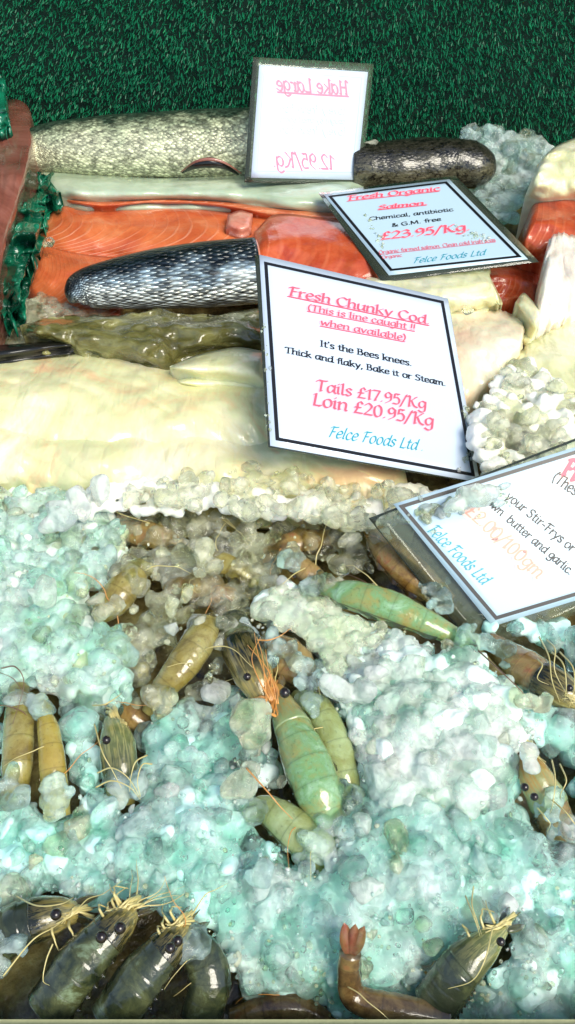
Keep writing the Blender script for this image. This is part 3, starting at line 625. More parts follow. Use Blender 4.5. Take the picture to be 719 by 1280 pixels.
def prawn(label, pts, rs, body='olive', head=None, headmat='head', eyes=(), er=8, belly=1, legs=0, leglen=50, limb='limb', tail=True, feel=0, rost=True, group='raw prawns in the ice', keep=.72, hfrac=.36, seg=6, feelers=(), tailmat=None, swim=0, nofit=False):
    """pts run from the head end to the tail end: (px, py, z); rs half widths in px; belly = +1/-1 side of the legs"""
    P = px_path(pts); R = [q*.86 for q in px_rad(pts, rs)]; m = mpp(*pts[0])
    e = empty('prawn', P[len(P)//2]-Vector((0, 0, .008))); tag(e, label, 'prawn', group)
    C = catmull(P, 60); Zu = Vector((0, 0, 1))
    k = int(60*hfrac) if head else 0
    if head:
        H = [C[i] for i in range(0, k+1, max(1, k//6))]
        Rh = [lerpl(R, i/59)*1.06 for i in range(0, k+1, max(1, k//6))]; Rh[-1] *= 1.0
        tube('carapace', H, Rh, PM[headmat], e, flat=.9, n=34, ring=28, rough=.05, nscale=150, seed=len(label))
    A = [C[i] for i in range(max(0, k-3), 60, 4)]+[C[59]]
    Ra = [lerpl(R, i/59) for i in range(max(0, k-3), 60, 4)]+[R[-1]]
    tube('abdomen', A, Ra, PM[body], e, flat=.85, n=84, ring=28, seg=seg, rough=.02, nscale=90, seed=len(label)+2)
    T = (C[0]-C[4]).normalized(); Sd = T.cross(Zu).normalized()*belly; r0 = R[0]
    if head and rost:
        tube('rostrum', [C[2]+Zu*R[0]*.5-Sd*R[0]*.3, C[0]+T*10*m+Zu*R[0]*.6, C[0]+T*30*m+Zu*R[0]*.8], [3.5*m, 2.5*m, .4*m], PM[headmat], e, n=14, ring=8)
    if head:
        for sg in (-1, 1):
            leaf(C[1]+Sd*sg*R[0]*.8+Zu*R[0]*.3, (T+Sd*sg*.28).normalized(), Sd, Zu, 30*m, 5*m, PM[headmat], e, 'antennal_scale')
        rq = random.Random(int(pts[0][0])+5)
        for q in range(12):
            a = C[0]+T*rq.uniform(4, 22)*m+Sd*rq.uniform(-.6, 1.)*R[0]+Zu*R[0]*.8
            mid = C[5]+Sd*rq.uniform(.1, .8)*lerpl(R, .08)+Zu*lerpl(R, .08)*rq.uniform(.85, 1.15)
            b_ = C[rq.randint(10, 16)]+Sd*lerpl(R, .22)*rq.uniform(.5, 1.0)+Zu*lerpl(R, .22)*rq.uniform(.6, .95)
            hair('mouthpart', [a, a.lerp(mid, .5)+Zu*.0015, mid, b_], rq.uniform(1.3, 2.6)*m, M[limb], e, 20)
    for (x, y, z) in eyes: blob_eye(at(x, y, z), er*.8*mpp(x, y, z), e, C[2]+Zu*R[0]*.2, M[limb])
    rr = random.Random(len(label)*13+int(pts[0][0]))
    for i in range(legs):
        b = C[2+int(k*.85*(i+.3)/max(1, legs))]
        L = leglen*m*rr.uniform(.7, 1.1); o = b+Sd*R[0]*.7+Zu*R[0]*.3
        fw = T*rr.uniform(.1, .8)
        a = o+(Sd+fw*.6).normalized()*L*.4+Zu*rr.uniform(.002, .006); c2 = a+(Sd*rr.uniform(.0, .9)+fw*1.2).normalized()*L*.35-Zu*.002; d2 = c2+(fw-Sd*rr.uniform(-.5, .6)).normalized()*L*.35-Zu*.003
        hair('leg', [o, a, a.lerp(c2, .5), c2, d2], 2.0*m, M[limb], e, 30)
    for i in range(feel if head else 2):             # long feelers trailing over the ice
        a = C[2] if head else C[rr.randint(2, 50)]+Sd*R[0]
        p = [a+Zu*R[0]*.7]; d = (T*rr.uniform(-.3, 1)+Sd*rr.uniform(-1, 1)+Zu*.5).normalized()
        for q in range(5):
            p.append(p[-1]+d*rr.uniform(10, 20)*m); d = (d+Sd*rr.uniform(-.5, .5)+T*rr.uniform(-.3, .3)-Zu*.28).normalized()
        hair('antenna', p, .8*m, M[rr.choice([limb, 'limb_o', 'limb'])], e, 30)
    if min(R) > 0 and max(rs) > 14:                  # overlapping side plates of the tail shell
        i0 = max(0, k); mm = 6
        for i in range(mm):
            q = i0+int((57-i0)*(i+.35)/mm); c_ = C[q]; tt = (C[min(59, q+2)]-C[max(0, q-2)]).normalized(); rr_ = lerpl(R, q/59)
            ss = tt.cross(Zu).normalized()*belly; L_ = (C[59]-C[i0]).length/mm
            leaf(c_+ss*rr_*.55+Zu*rr_*.25, (ss+tt*.35-Zu*.35).normalized(), tt, (Zu+ss*.5).normalized(), rr_*.75, L_*.52, PM[body], e, 'side_plate')
    for i in range(swim):
        b = C[k+6+int((52-k)*(i+.5)/swim)]; o = b+Sd*lerpl(R, .6)*.9
        leaf(o, (Sd-T*.9).normalized(), T, Zu, 13*m, 3.4*m, M[limb], e, 'swimmeret')
    for i in range(feel):
        a = C[0]+T*2*m+Zu*R[0]*.5
        p = [a]; d = (T+Sd*rr.uniform(-.7, .9)+Zu*.25).normalized()
        for q in range(4):
            p.append(p[-1]+d*rr.uniform(14, 26)*m); d = (d+Sd*rr.uniform(-.5, .5)-Zu*.14).normalized()
        hair('antenna', p, 1.1*m, M[limb], e)
    for f in feelers:
        hair('antenna', px_path(f), 1.1*mpp(*f[0]), M[limb], e, 36)
    if tail:
        Tt = (C[59]-C[55]).normalized(); St = Tt.cross(Zu).normalized(); rt = R[-1]; mt = mpp(*pts[-1])
        tm = PM[tailmat or body] if (tailmat or body) in PM else M[tailmat]
        for a in ((-.20, .02, .2) if tailmat else (-.5, -.22, .22, .5)):
            d = (Tt*math.cos(a)+St*math.sin(a)).normalized()
            leaf(C[58]+St*a*rt, d, d.cross(Zu).normalized(), Zu, max(26*mt, rt*(3.6 if tailmat else 2.6)), max(6*mt, rt*(.62 if tailmat else .55)), tm, e, 'tail_blade')
    if not nofit:
        q = [list(p) for p in pts]
        def pull(a, b, d):
            L = math.hypot(b[0]-a[0], b[1]-a[1]); f = min(.7, d/L); a[0] += (b[0]-a[0])*f; a[1] += (b[1]-a[1])*f
        pull(q[-1], q[-2], max(rs[-1], max(rs)*.7))
        if not head: pull(q[0], q[1], max(rs[0], max(rs)*.7))
        pts = q; ENDS.append((pts[-1][0], pts[-1][1], rs[-1]*1.3))
        if not head: ENDS.append((pts[0][0], pts[0][1], rs[0]*1.4))
        for i in range(len(pts)-1):
            r = rs[min(len(rs)-1, round((i+.5)/(len(pts)-1)*(len(rs)-1)))]
            EXCL.append((pts[i][0], pts[i][1], pts[i+1][0], pts[i+1][1], r*keep))
    return e
Z0 = .0
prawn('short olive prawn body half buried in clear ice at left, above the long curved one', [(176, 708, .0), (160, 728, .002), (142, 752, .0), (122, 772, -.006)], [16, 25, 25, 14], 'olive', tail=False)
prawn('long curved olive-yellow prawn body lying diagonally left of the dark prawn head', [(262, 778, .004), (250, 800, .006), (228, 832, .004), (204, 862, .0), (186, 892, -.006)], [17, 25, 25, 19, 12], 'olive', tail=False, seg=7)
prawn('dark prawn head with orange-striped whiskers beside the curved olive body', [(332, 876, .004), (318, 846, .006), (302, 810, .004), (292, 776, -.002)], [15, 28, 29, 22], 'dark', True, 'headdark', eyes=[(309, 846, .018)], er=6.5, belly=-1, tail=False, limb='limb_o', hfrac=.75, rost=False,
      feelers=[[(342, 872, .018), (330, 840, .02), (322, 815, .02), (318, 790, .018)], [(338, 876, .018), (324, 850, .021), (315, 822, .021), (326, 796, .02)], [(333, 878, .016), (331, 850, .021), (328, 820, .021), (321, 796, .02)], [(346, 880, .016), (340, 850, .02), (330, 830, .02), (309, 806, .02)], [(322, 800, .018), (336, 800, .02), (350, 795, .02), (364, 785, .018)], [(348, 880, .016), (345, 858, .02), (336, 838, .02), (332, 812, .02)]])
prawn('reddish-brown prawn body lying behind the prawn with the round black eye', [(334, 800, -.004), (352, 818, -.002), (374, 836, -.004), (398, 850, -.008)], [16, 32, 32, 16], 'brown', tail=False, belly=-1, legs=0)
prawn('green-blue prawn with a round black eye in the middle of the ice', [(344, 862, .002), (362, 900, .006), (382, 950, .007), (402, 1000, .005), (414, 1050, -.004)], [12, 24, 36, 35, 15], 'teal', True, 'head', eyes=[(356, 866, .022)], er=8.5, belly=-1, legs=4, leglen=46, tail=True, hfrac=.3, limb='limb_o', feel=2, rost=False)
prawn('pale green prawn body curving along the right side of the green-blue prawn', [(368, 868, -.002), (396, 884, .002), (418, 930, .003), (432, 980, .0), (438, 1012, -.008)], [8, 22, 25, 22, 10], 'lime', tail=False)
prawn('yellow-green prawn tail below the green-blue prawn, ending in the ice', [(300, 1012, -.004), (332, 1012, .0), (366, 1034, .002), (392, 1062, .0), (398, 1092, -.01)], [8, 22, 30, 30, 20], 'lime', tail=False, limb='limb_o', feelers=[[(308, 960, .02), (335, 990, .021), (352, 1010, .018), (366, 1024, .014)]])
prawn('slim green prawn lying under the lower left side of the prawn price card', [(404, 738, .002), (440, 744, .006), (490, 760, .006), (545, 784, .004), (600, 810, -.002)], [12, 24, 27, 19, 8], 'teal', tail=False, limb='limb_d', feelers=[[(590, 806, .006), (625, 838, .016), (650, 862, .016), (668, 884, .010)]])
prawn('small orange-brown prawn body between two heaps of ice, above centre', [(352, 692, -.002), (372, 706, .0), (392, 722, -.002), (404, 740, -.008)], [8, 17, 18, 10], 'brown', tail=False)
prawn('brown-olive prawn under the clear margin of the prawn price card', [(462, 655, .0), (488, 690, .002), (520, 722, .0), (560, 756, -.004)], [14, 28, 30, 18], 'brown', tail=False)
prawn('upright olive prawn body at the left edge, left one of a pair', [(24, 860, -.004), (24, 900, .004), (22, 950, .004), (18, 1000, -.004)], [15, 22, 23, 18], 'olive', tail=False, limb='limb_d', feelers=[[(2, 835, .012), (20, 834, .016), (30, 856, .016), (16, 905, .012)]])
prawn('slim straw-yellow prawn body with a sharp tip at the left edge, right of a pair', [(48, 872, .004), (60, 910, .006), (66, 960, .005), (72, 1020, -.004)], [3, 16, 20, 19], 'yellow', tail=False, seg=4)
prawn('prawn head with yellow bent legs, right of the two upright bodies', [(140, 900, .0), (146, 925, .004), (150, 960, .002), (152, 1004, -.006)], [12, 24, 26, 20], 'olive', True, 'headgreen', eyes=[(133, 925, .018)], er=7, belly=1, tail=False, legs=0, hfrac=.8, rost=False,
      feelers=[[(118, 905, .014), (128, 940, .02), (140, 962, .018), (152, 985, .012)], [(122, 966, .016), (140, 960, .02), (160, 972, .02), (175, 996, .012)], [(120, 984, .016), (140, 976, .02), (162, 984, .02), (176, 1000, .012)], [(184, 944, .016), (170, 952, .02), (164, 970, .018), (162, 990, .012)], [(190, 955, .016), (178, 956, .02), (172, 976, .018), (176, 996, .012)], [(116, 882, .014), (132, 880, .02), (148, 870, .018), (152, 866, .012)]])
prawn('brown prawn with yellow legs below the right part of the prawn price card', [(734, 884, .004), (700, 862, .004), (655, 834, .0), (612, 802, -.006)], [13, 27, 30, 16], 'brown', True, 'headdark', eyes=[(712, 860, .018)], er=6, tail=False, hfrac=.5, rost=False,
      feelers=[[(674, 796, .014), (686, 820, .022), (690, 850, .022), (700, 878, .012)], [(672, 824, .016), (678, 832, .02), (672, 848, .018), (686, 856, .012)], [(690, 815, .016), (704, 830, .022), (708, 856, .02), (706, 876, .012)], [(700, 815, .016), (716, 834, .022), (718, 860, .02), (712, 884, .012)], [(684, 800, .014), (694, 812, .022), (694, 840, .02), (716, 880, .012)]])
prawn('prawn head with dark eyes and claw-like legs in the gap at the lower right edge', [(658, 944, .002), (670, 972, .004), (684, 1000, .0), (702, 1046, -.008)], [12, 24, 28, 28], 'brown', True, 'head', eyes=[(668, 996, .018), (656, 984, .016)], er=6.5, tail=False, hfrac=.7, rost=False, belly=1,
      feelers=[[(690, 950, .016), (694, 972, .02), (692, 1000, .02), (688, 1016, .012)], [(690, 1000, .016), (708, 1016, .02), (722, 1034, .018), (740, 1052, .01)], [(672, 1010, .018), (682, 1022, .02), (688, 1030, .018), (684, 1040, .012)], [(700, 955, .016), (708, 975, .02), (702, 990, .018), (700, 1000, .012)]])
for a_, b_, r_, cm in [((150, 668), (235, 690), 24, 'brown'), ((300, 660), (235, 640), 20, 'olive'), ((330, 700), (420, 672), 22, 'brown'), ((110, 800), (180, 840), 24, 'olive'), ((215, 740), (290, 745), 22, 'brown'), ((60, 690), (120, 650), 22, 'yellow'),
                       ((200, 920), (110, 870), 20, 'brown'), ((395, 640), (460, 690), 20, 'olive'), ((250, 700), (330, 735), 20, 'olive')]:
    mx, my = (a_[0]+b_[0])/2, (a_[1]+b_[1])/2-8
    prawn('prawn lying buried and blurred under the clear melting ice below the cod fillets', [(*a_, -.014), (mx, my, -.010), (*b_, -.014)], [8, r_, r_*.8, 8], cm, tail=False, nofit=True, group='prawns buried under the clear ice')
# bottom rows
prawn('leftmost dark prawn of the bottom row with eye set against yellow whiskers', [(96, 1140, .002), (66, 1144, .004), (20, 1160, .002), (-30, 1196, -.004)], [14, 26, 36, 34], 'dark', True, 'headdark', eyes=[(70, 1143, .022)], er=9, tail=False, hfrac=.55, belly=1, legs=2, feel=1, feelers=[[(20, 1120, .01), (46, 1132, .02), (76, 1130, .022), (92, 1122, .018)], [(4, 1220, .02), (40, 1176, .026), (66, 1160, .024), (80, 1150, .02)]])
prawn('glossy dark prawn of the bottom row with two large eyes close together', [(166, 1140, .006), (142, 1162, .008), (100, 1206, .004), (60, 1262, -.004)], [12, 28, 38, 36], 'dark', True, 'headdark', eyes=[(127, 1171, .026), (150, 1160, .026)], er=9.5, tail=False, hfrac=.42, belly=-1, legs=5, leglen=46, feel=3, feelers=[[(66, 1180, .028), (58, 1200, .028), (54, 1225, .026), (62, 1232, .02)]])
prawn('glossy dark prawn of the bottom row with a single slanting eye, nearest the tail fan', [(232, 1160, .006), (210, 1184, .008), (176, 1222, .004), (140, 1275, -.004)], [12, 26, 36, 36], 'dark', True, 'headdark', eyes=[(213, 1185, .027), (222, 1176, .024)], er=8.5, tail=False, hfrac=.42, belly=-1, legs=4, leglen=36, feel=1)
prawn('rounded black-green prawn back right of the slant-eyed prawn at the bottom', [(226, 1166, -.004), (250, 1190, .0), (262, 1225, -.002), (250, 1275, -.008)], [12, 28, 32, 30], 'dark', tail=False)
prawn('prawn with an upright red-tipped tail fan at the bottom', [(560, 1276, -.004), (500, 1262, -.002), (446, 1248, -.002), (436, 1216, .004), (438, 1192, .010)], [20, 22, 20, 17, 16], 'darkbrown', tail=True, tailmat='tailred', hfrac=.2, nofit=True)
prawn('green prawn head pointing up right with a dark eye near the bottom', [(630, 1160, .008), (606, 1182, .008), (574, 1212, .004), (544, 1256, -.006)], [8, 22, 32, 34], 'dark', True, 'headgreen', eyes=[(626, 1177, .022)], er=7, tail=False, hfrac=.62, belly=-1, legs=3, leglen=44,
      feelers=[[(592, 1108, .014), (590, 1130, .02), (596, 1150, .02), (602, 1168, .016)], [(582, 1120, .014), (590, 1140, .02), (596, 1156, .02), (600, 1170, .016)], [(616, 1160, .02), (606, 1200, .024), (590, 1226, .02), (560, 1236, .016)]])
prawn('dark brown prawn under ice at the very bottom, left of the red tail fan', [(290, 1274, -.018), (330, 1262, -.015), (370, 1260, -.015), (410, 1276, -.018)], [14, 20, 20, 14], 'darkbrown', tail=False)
#@ICE
# ================================================================== ICE
def inpoly(x, y, P):
    c = False; j = len(P)-1
    for i in range(len(P)):
        if (P[i][1] > y) != (P[j][1] > y) and x < (P[j][0]-P[i][0])*(y-P[i][1])/(P[j][1]-P[i][1])+P[i][0]: c = not c
        j = i
    return c
def segd(x, y, s):
    x0, y0, x1, y1, r = s; dx, dy = x1-x0, y1-y0; L = dx*dx+dy*dy or 1
    t = max(0, min(1, ((x-x0)*dx+(y-y0)*dy)/L)); return math.hypot(x-x0-t*dx, y-y0-t*dy)-r
HOLES = [[(330, 786), (400, 800), (410, 850), (380, 870), (330, 850)], [(0, 860), (95, 870), (100, 1020), (70, 1030), (0, 1000)], [(110, 880), (190, 890), (185, 1000), (120, 1010)],
         [(640, 935), (719, 920), (740, 1060), (690, 1062), (655, 1010)], [(612, 800), (719, 790), (730, 910), (700, 900), (640, 860)], [(230, 880), (280, 860), (280, 880), (240, 895)], [(450, 640), (500, 650), (600, 780), (545, 770), (470, 720)],
         [(-60, 1125), (100, 1130), (240, 1150), (282, 1195), (300, 1240), (300, 1290), (-60, 1290)], [(640, 1085), (652, 1092), (668, 1150), (655, 1140)], [(150, 770), (165, 775), (168, 790), (150, 786)]]
PROT = []
for kind in range(14):
    bm = bmesh.new(); bmesh.ops.create_icosphere(bm, subdivisions=3, radius=1)
    V = np.array([v.co[:] for v in bm.verts]); F = np.array([[v.index for v in f.verts] for f in bm.faces]); bm.free()
    rk = np.random.default_rng(kind+50)
    for c in range(rk.integers(10, 18)):                 # melted facets
        d = rk.normal(size=3); d /= np.linalg.norm(d); h = rk.uniform(.55, .82); s = V@d
        V = V-np.outer(np.maximum(0, s-h)*1.0, d)
    V = np.array([v*(1+.18*nz(v, 1.2, kind)+.03*nz(v, 4, kind+9)) for v in V])*np.array([1, rk.uniform(.7, 1), rk.uniform(.6, .9)])
    PROT.append((V, F))
bm = bmesh.new(); bmesh.ops.create_icosphere(bm, subdivisions=1, radius=1)
SV = np.array([v.co[:] for v in bm.verts]); SF = np.array([[v.index for v in f.verts] for f in bm.faces]); bm.free()
def rotm(r):
    q = r.normal(size=4); q /= np.linalg.norm(q); w, x, y, z = q
    return np.array([[1-2*(y*y+z*z), 2*(x*y-z*w), 2*(x*z+y*w)], [2*(x*y+z*w), 1-2*(x*x+z*z), 2*(y*z-x*w)], [2*(x*z-y*w), 2*(y*z+x*w), 1-2*(x*x+y*y)]])
def lumps(items, small=False):
    """items: (pos, radius, material index)"""
    VV, FF, MI = [], [], []; o = 0
    for (p, r, mi) in items:
        if small: V, F = SV*RNG.uniform(.6, 1.2, 3), SF
        else: V, F = PROT[RNG.integers(len(PROT))]
        v = (V*r)@rotm(RNG).T+np.array(p); VV.append(v); FF.append(F+o); MI.append(np.full(len(F), mi)); o += len(V)
    return np.concatenate(VV), np.concatenate(FF), np.concatenate(MI)
IM = [M['ice_cyan'], M['ice_mint'], M['ice_warm'], M['ice_grey'], M['ice_clear']]
CLEARZ = [(60, 625), (250, 640), (480, 640), (520, 720), (450, 790), (360, 690), (300, 760), (260, 880), (120, 900), (60, 830)]
def zone(x, y):
    """which ice lies here: 0 turquoise, 1 mint white, 2 straw, 3 grey, 4 clear"""
    j = RNG.normal(0, 28, 2); x, y = x+j[0], y+j[1]
    if inpoly(x, y, CLEARZ): return RNG.choice([3, 4, 1, 2], p=[.3, .6, .04, .06])
    if y < 640: return 2
    if x > 380 and y < 1000 and y > 770: return RNG.choice([1, 1, 1, 2])
    if y < 900 and x > 200: return RNG.choice([2, 3, 1])
    if y < 900: return RNG.choice([1, 0, 3])
    if y > 1180: return RNG.choice([0, 3])
    return RNG.choice([0, 0, 0, 1, 3], p=[.35, .25, .2, .12, .08])
def mound(x, y):
    h = -.004
    h += .012*math.exp(-((x-540)/130)**2-((y-900)/110)**2)+.010*math.exp(-((x-500)/120)**2-((y-1080)/80)**2)
    h += .008*math.exp(-((x-240)/90)**2-((y-1040)/60)**2)-.014*max(0, (y-1190)/80)
    return h
def okay(x, y, rp, slack=.75):
    for s in EXCL:
        if segd(x, y, s) < rp*slack: return False
    for P in HOLES:
        if inpoly(x, y, P): return False
    return True
def mass(name, label, region, n, rmin, rmax, zf, mats_fn, voxel=.0012, disp=.0012, group=None, excl=True, cat='ice', smooth=1):
    items = []; tries = 0
    while len(items) < n and tries < n*12:
        tries += 1
        x = RNG.uniform(*region[0]); y = RNG.uniform(*region[1])
        if len(region) > 2 and not inpoly(x, y, region[2]): continue
        r = RNG.uniform(rmin, rmax)**1.0; z = zf(x, y)
        if excl and not okay(x, y, r/mpp(x, y, z)): continue
        p = at(x, y, z+RNG.uniform(-.5, .3)*r-.2*r); items.append((p, r, 0))
    return fuse(items, name, label, mats_fn, voxel, disp, smooth)
def fuse(items, name, label, mats_fn, voxel=.0009, disp=.0007, smooth=1, cat='ice', group=None):
    V, F, mi = lumps(items)
    o = mesh_obj(name, V, F, mats_fn)
    rm = o.modifiers.new('melt', 'REMESH'); rm.mode = 'VOXEL'; rm.voxel_size = voxel; rm.use_smooth_shade = True
    sm = o.modifiers.new('soften', 'SMOOTH'); sm.iterations = smooth; sm.factor = .5
    for nm, sc, st in (('a', .004, disp*.5), ('b', .0016, disp*.4)):
        tx = bpy.data.textures.new(name+nm, 'CLOUDS'); tx.noise_scale = sc; tx.noise_depth = 2
        d = o.modifiers.new('grain', 'DISPLACE'); d.texture = tx; d.texture_coords = 'GLOBAL'; d.strength = st*2; d.mid_level = .5
    dg = bpy.context.evaluated_depsgraph_get(); me = bpy.data.meshes.new_from_object(o.evaluated_get(dg)); o.modifiers.clear(); o.data = me
    me.polygons.foreach_set('use_smooth', [True]*len(me.polygons))
    tag(o, label, cat, group, 'stuff'); return o
FRONT = [(-60, 600), (40, 612), (180, 612), (300, 600), (420, 628), (480, 640), (500, 700), (600, 800), (780, 800), (790, 1290), (-60, 1290)]
RIGHTFRONT = [(-300, 860), (-60, 880), (200, 890), (300, 860), (380, 800), (640, 780), (780, 800), (860, 720), (1000, 720), (1000, 1290), (-300, 1290)]
mass('crushed_ice', 'heap of wet turquoise crushed ice packed round the prawns in the foreground', [(-290, 990), (700, 1290), RIGHTFRONT], 2300, .0035, .009, lambda x, y: mound(x, y)-.0028, M['snow_cyan'])
mass('crushed_ice', 'fused glassy lumps of melting turquoise ice forming the skin of the foreground heap', [(-290, 990), (700, 1290), RIGHTFRONT], 2200, .002, .0108, lambda x, y: mound(x, y)+.0005, M['ice_cyan'], voxel=.0009, disp=.0007)
mass('crushed_ice', 'brightest mint-white heap of crushed ice right of the green-blue prawn', [(380, 680), (770, 1010), [(450, 800), (560, 770), (640, 850), (650, 960), (600, 1010), (470, 1000), (440, 920), (400, 860)]], 380, .003, .009, lambda x, y: mound(x, y)+.0012, M['snow_mint'])
mass('crushed_ice', 'glassy brightest lumps on the mint-white heap right of the green-blue prawn', [(380, 680), (770, 1010), [(450, 800), (560, 770), (640, 850), (650, 960), (600, 1010), (470, 1000), (440, 920), (400, 860)]], 300, .0025, .009, lambda x, y: mound(x, y)+.004, M['ice_mint'], voxel=.0009, disp=.0007)
mass('crushed_ice', 'greyish melting ice over the prawns between the cod fillets and the middle', [(-60, 520), (600, 900), CLEARZ], 420, .0030, .0090, lambda x, y: -.007, M['ice_clear'], voxel=.0009, disp=.0006, smooth=4)
mass('crushed_ice', 'mint-white crushed ice at the left edge below the cod fillets', [(-290, 150), (610, 880)], 900, .0035, .008, lambda x, y: -.006, M['snow_mint'])
mass('crushed_ice', 'glassy melting lumps on the ice at the left edge below the cod', [(-290, 160), (610, 880)], 700, .0025, .0085, lambda x, y: .0, M['ice_cyan'], voxel=.0009, disp=.0007)
mass('crushed_ice', 'thin slush of pale ice along the near edge of the cod fillets', [(90, 560), (592, 650), [(90, 615), (200, 596), (330, 580), (420, 600), (560, 615), (560, 640), (480, 655), (300, 640), (90, 640)]], 420, .0022, .005, lambda x, y: .006, M['snow_warm'], excl=False)
mass('crushed_ice', 'pale heap of crushed ice on the cod between the cod card and the prawn card', [(560, 790), (440, 600), [(600, 520), (628, 490), (650, 455), (680, 480), (740, 510), (740, 570), (690, 580), (612, 600), (596, 565)]], 170, .003, .0095, lambda x, y: .024, M['ice_warm'], voxel=.0009, disp=.0007, excl=False)
mass('crushed_ice', 'white slush inside the pale ice heap between the cod card and prawn card', [(560, 790), (440, 600), [(590, 510), (620, 480), (650, 450), (690, 480), (740, 510), (740, 565), (690, 575), (610, 590), (590, 560)]], 120, .003, .007, lambda x, y: .0255, M['snow_warm'], excl=False)
mass('crushed_ice', 'green-tinted ice heap against the turf behind the right end of the salmon card', [(575, 720), (155, 290), [(578, 165), (630, 165), (690, 180), (680, 215), (650, 260), (630, 290), (590, 250)]], 130, .005, .012, lambda x, y: .010+.03*max(0, (225-y)/70), M['ice_cyan'], voxel=.0013, disp=.0007, excl=False)
mass('crushed_ice', 'grey ice under the left ends of the olive fillet and salmon', [(-40, 130), (370, 440)], 200, .004, .009, lambda x, y: .0, M['ice_grey'], excl=False)
mass('crushed_ice', 'mint-white ice heap between the two centre brown prawns and the slim green prawn', [(290, 480), (700, 880), [(310, 760), (360, 735), (440, 760), (560, 790), (560, 860), (470, 880), (400, 860), (400, 800)]], 320, .003, .0075, lambda x, y: -.001, M['snow_mint'])
mass('crushed_ice', 'glassy crust on the white ice heap above the reddish-brown prawn', [(290, 480), (700, 880), [(310, 760), (360, 735), (440, 760), (560, 790), (560, 860), (470, 880), (400, 860), (400, 800)]], 220, .002, .0065, lambda x, y: .004, M['ice_warm'], voxel=.0009, disp=.0007)
mass('crushed_ice', 'white ice beside the prawn price card at the far right', [(745, 1000), (430, 740)], 500, .004, .010, lambda x, y: -.002, M['snow_mint'], excl=False)
# loose wet pieces on top of the heaps
items = []
tries = 0
while len(items) < 300 and tries < 20000:
    tries += 1
    x, y = RNG.uniform(-60, 780), RNG.uniform(612, 1270)
    if not inpoly(x, y, FRONT): continue
    r = .0018+.0060*RNG.random()**1.6; h = mound(x, y)
    if not okay(x, y, r/mpp(x, y, h), .6): continue
    if inpoly(x, y, CLEARZ) and RNG.random() < .45: continue
    items.append((at(x, y, h+RNG.uniform(.0, .006)), r, zone(x, y)))
loose = items; lapc = []; lapg = []
for (x, y, rp) in [q for q in ENDS if q[1] < 1200]:                               # ice lapping over the buried ends of the prawns
    for _ in range(11):
        a = RNG.uniform(0, 6.28); d = RNG.uniform(.1, 1.15)*rp; X, Y = x+math.cos(a)*d, y+math.sin(a)*d*.8
        r = RNG.uniform(.0022, .0062); (lapg if inpoly(X, Y, CLEARZ) else lapc).append((at(X, Y, RNG.uniform(.001, .008)), r, 0))
fuse(lapc, 'crushed_ice', 'melting turquoise ice lapping over the ends of the half-buried prawns', M['ice_cyan'])
fuse(lapg, 'crushed_ice', 'clear ice lapping over the ends of the prawns above the curved olive body', M['ice_grey'])
heapw = []
HP = [(594, 505), (620, 475), (655, 445), (690, 470), (735, 500), (735, 565), (690, 575), (625, 592), (595, 560)]
SL = [(150, 620), (200, 598), (330, 584), (420, 604), (560, 620), (560, 640), (480, 655), (300, 640)]
for P_, n_, z_ in ((HP, 40, .030), (SL, 220, .012)):
    k_ = 0
    while k_ < n_:
        x, y = RNG.uniform(120, 740), RNG.uniform(440, 660)
        if not inpoly(x, y, P_): continue
        k_ += 1; heapw.append((at(x, y, z_+RNG.uniform(-.006, .003)), .0015+.0055*RNG.random()**1.5, 0))
SCD = Card([(404.7, 242.8), (561.6, 224), (660, 323.8), (486.4, 344)], .555); CCD = Card([(324.4, 318.3), (560, 373), (600, 603), (338, 557)], .43)
def drops(cd_, pts_, n_, rmax):
    for _ in range(n_):
        a_, b_ = pts_[RNG.integers(len(pts_))]; t_ = RNG.random(); x = a_[0]+(b_[0]-a_[0])*t_+RNG.normal(0, 2.2); y = a_[1]+(b_[1]-a_[1])*t_+RNG.normal(0, 2.2)
        r = .0004+rmax*RNG.random()**2; items.append((cd_.hit(x, y)+cd_.n*r*.1, r, RNG.choice([4, 1])))
drops(SCD, [((452, 258), (474, 300)), ((560, 282), (598, 302)), ((590, 292), (610, 300)), ((470, 290), (480, 312))], 70, .0012)
drops(CCD, [((578, 500), (590, 570)), ((330, 400), (336, 540)), ((590, 560), (570, 590))], 40, .0014)
fuse(heapw, 'crushed_ice', 'glassy pale lumps along the near edge of the cod fillets and beside the cod card', M['ice_warm'])
PR = Card([(738, 553), (862, 706), (616, 783), (491.8, 630)], .37)      # slush lying on the two wet cards
for _ in range(60):
    t_ = RNG.random(); x = 520+t_*110+RNG.normal(0, 9); y = 642-t_*20+RNG.normal(0, 9)
    r = .0008+.003*RNG.random()**2; items.append((PR.hit(x, y)+PR.n*r*.3, r, RNG.choice([4, 1, 4])))
V, F, mi = lumps(items)
tag(mesh_obj('loose_ice', V, F, IM, mi=mi), 'loose wet lumps of crushed ice scattered on the prawns and ice heap', 'ice', None, 'stuff')
items = []
for _ in range(4500):
    x, y = RNG.uniform(-60, 780), RNG.uniform(606, 1275)
    if not inpoly(x, y, FRONT): continue
    r = RNG.uniform(.0004, .0011); h = mound(x, y)
    if not okay(x, y, 0, 1) or (inpoly(x, y, CLEARZ) and RNG.random() < .7): continue
    items.append((at(x, y, h+RNG.uniform(-.002, .007)), r, zone(x, y)))
V, F, mi = lumps(items, True)
tag(mesh_obj('ice_grains', V, F, IM, mi=mi), 'fine sugary grains of melting ice between the lumps', 'ice', None, 'stuff')
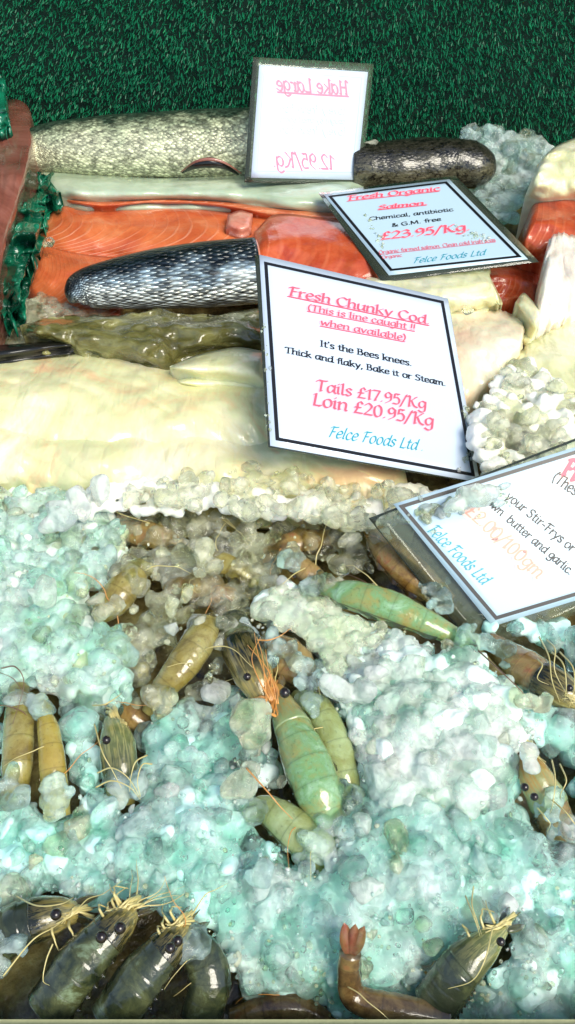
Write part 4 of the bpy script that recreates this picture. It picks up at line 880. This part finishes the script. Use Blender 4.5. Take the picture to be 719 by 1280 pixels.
# distinct pieces one can point to
def chunk(label, parts, mat, seed=0):
    """one ice piece fused from a few lumps: (px,py,z,radius px)"""
    items = [(at(x, y, z), r*mpp(x, y, z), 0) for x, y, z, r in parts]
    V, F, mi = lumps(items); o = mesh_obj('ice_chunk', V, F, mat)
    rm = o.modifiers.new('melt', 'REMESH'); rm.mode = 'VOXEL'; rm.voxel_size = max(.0006, items[0][1]*.09)
    sm = o.modifiers.new('soften', 'SMOOTH'); sm.iterations = 4
    dg = bpy.context.evaluated_depsgraph_get(); me = bpy.data.meshes.new_from_object(o.evaluated_get(dg)); o.modifiers.clear(); o.data = me
    me.polygons.foreach_set('use_smooth', [True]*len(me.polygons))
    return tag(o, label, 'ice chunk')
chunk('large smooth milky ice chunk below the left end of the cod fillets', [(75, 645, .012, 26), (100, 630, .014, 30), (125, 612, .014, 26), (60, 655, .01, 16)], M['ice_mint'])
chunk('milky rounded ice chunk resting on the upper left edge of the prawn price card', [(590, 622, .043, 27), (612, 615, .044, 19), (568, 632, .041, 17)], M['ice_mint'])
chunk('pale ice chunk lying on the lower right corner of the mirror-written hake card', [(432, 204, .022, 26), (415, 212, .020, 18), (445, 190, .024, 10)], M['ice_mint'])
chunk('yellowish ice chunk stuck at the right edge of the mirror-written hake card', [(464, 184, .034, 14), (460, 192, .03, 10)], M['ice_warm'])
chunk('tan-yellow ice chunk just below the yellowish one beside the dark fish piece', [(476, 202, .026, 17), (484, 212, .022, 12)], M['ice_warm'])
chunk('smooth oval ice chunk at the left, above the short olive body', [(58, 738, .010, 24), (46, 742, .01, 15)], M['ice_mint'])
chunk('pale triangular ice chunk above the long curved olive prawn', [(255, 690, .012, 22), (268, 708, .010, 18), (250, 716, .008, 12)], M['ice_warm'])
chunk('small clear upright ice drop between the triangular chunk and curved prawn', [(216, 755, .010, 11), (214, 766, .008, 9)], M['ice_clear'])
chunk('small round clear ice drop beside the right side of the curved olive prawn', [(268, 832, .012, 9), (262, 848, .010, 9)], M['ice_clear'])
chunk('large faceted translucent ice chunk left of the green-blue prawn', [(310, 900, .014, 34), (322, 918, .010, 24)], M['ice_grey'])
chunk('rounded translucent ice chunk just below the faceted one, left of the green-blue prawn', [(300, 980, .012, 30), (316, 962, .010, 22)], M['ice_grey'])
chunk('flat bright ice chunk in the middle of the left ice heap', [(236, 942, .014, 18), (215, 940, .012, 15), (252, 948, .012, 14)], M['ice_cyan'])
chunk('smooth bright ice chunk at the lower middle left of the heap', [(330, 1090, .014, 22), (318, 1100, .012, 18)], M['ice_cyan'])
chunk('broad milky ice chunk right of the reddish-brown prawn', [(420, 860, .014, 30), (455, 862, .014, 24), (470, 840, .014, 18)], M['ice_mint'])
chunk('round ice chunk hanging over the lower right prawn head', [(662, 940, .016, 18), (666, 956, .014, 14)], M['ice_mint'])
chunk('translucent grey ice chunk below the brown prawn with yellow legs', [(660, 876, .014, 22), (680, 878, .012, 18), (645, 868, .012, 14)], M['ice_grey'])
chunk('clear bead of ice on the seam between the two cod loins', [(586, 388, .032, 9)], M['ice_clear'])
chunk('small clear ice bead on the left salmon fillets near the green bag', [(62, 303, .020, 10), (56, 306, .020, 6)], M['ice_clear'])
# ================================================================== LIGHT
W = bpy.data.worlds.new('World'); S.world = W; W.use_nodes = True; nt = W.node_tree
sky = nt.nodes.new('ShaderNodeTexSky'); sky.sky_type = 'NISHITA'; sky.sun_disc = False
SE, SR = math.radians(52), math.radians(140)
sky.sun_elevation = SE; sky.sun_rotation = SR
bg = nt.nodes['Background']; bg.inputs[1].default_value = .15; nt.links.new(sky.outputs[0], bg.inputs[0])
sl = bpy.data.lights.new('sun', 'SUN'); sl.energy = 3.0; sl.angle = math.radians(32); sl.color = (1, .94, .80)
so = bpy.data.objects.new('sun', sl); COL.objects.link(so)
sd = Vector((math.sin(SR)*math.cos(SE), math.cos(SR)*math.cos(SE), math.sin(SE)))   # towards the sun
so.rotation_euler = sd.to_track_quat('Z', 'Y').to_euler(); so.location = (0, 0, 2)
S.view_settings.view_transform = 'Standard'; S.view_settings.look = 'None'; S.view_settings.exposure = .42; S.view_settings.gamma = 1
S.render.engine = 'CYCLES'; S.cycles.max_bounces = 14; S.cycles.transmission_bounces = 14; S.cycles.transparent_max_bounces = 16
S.cycles.use_denoising = True
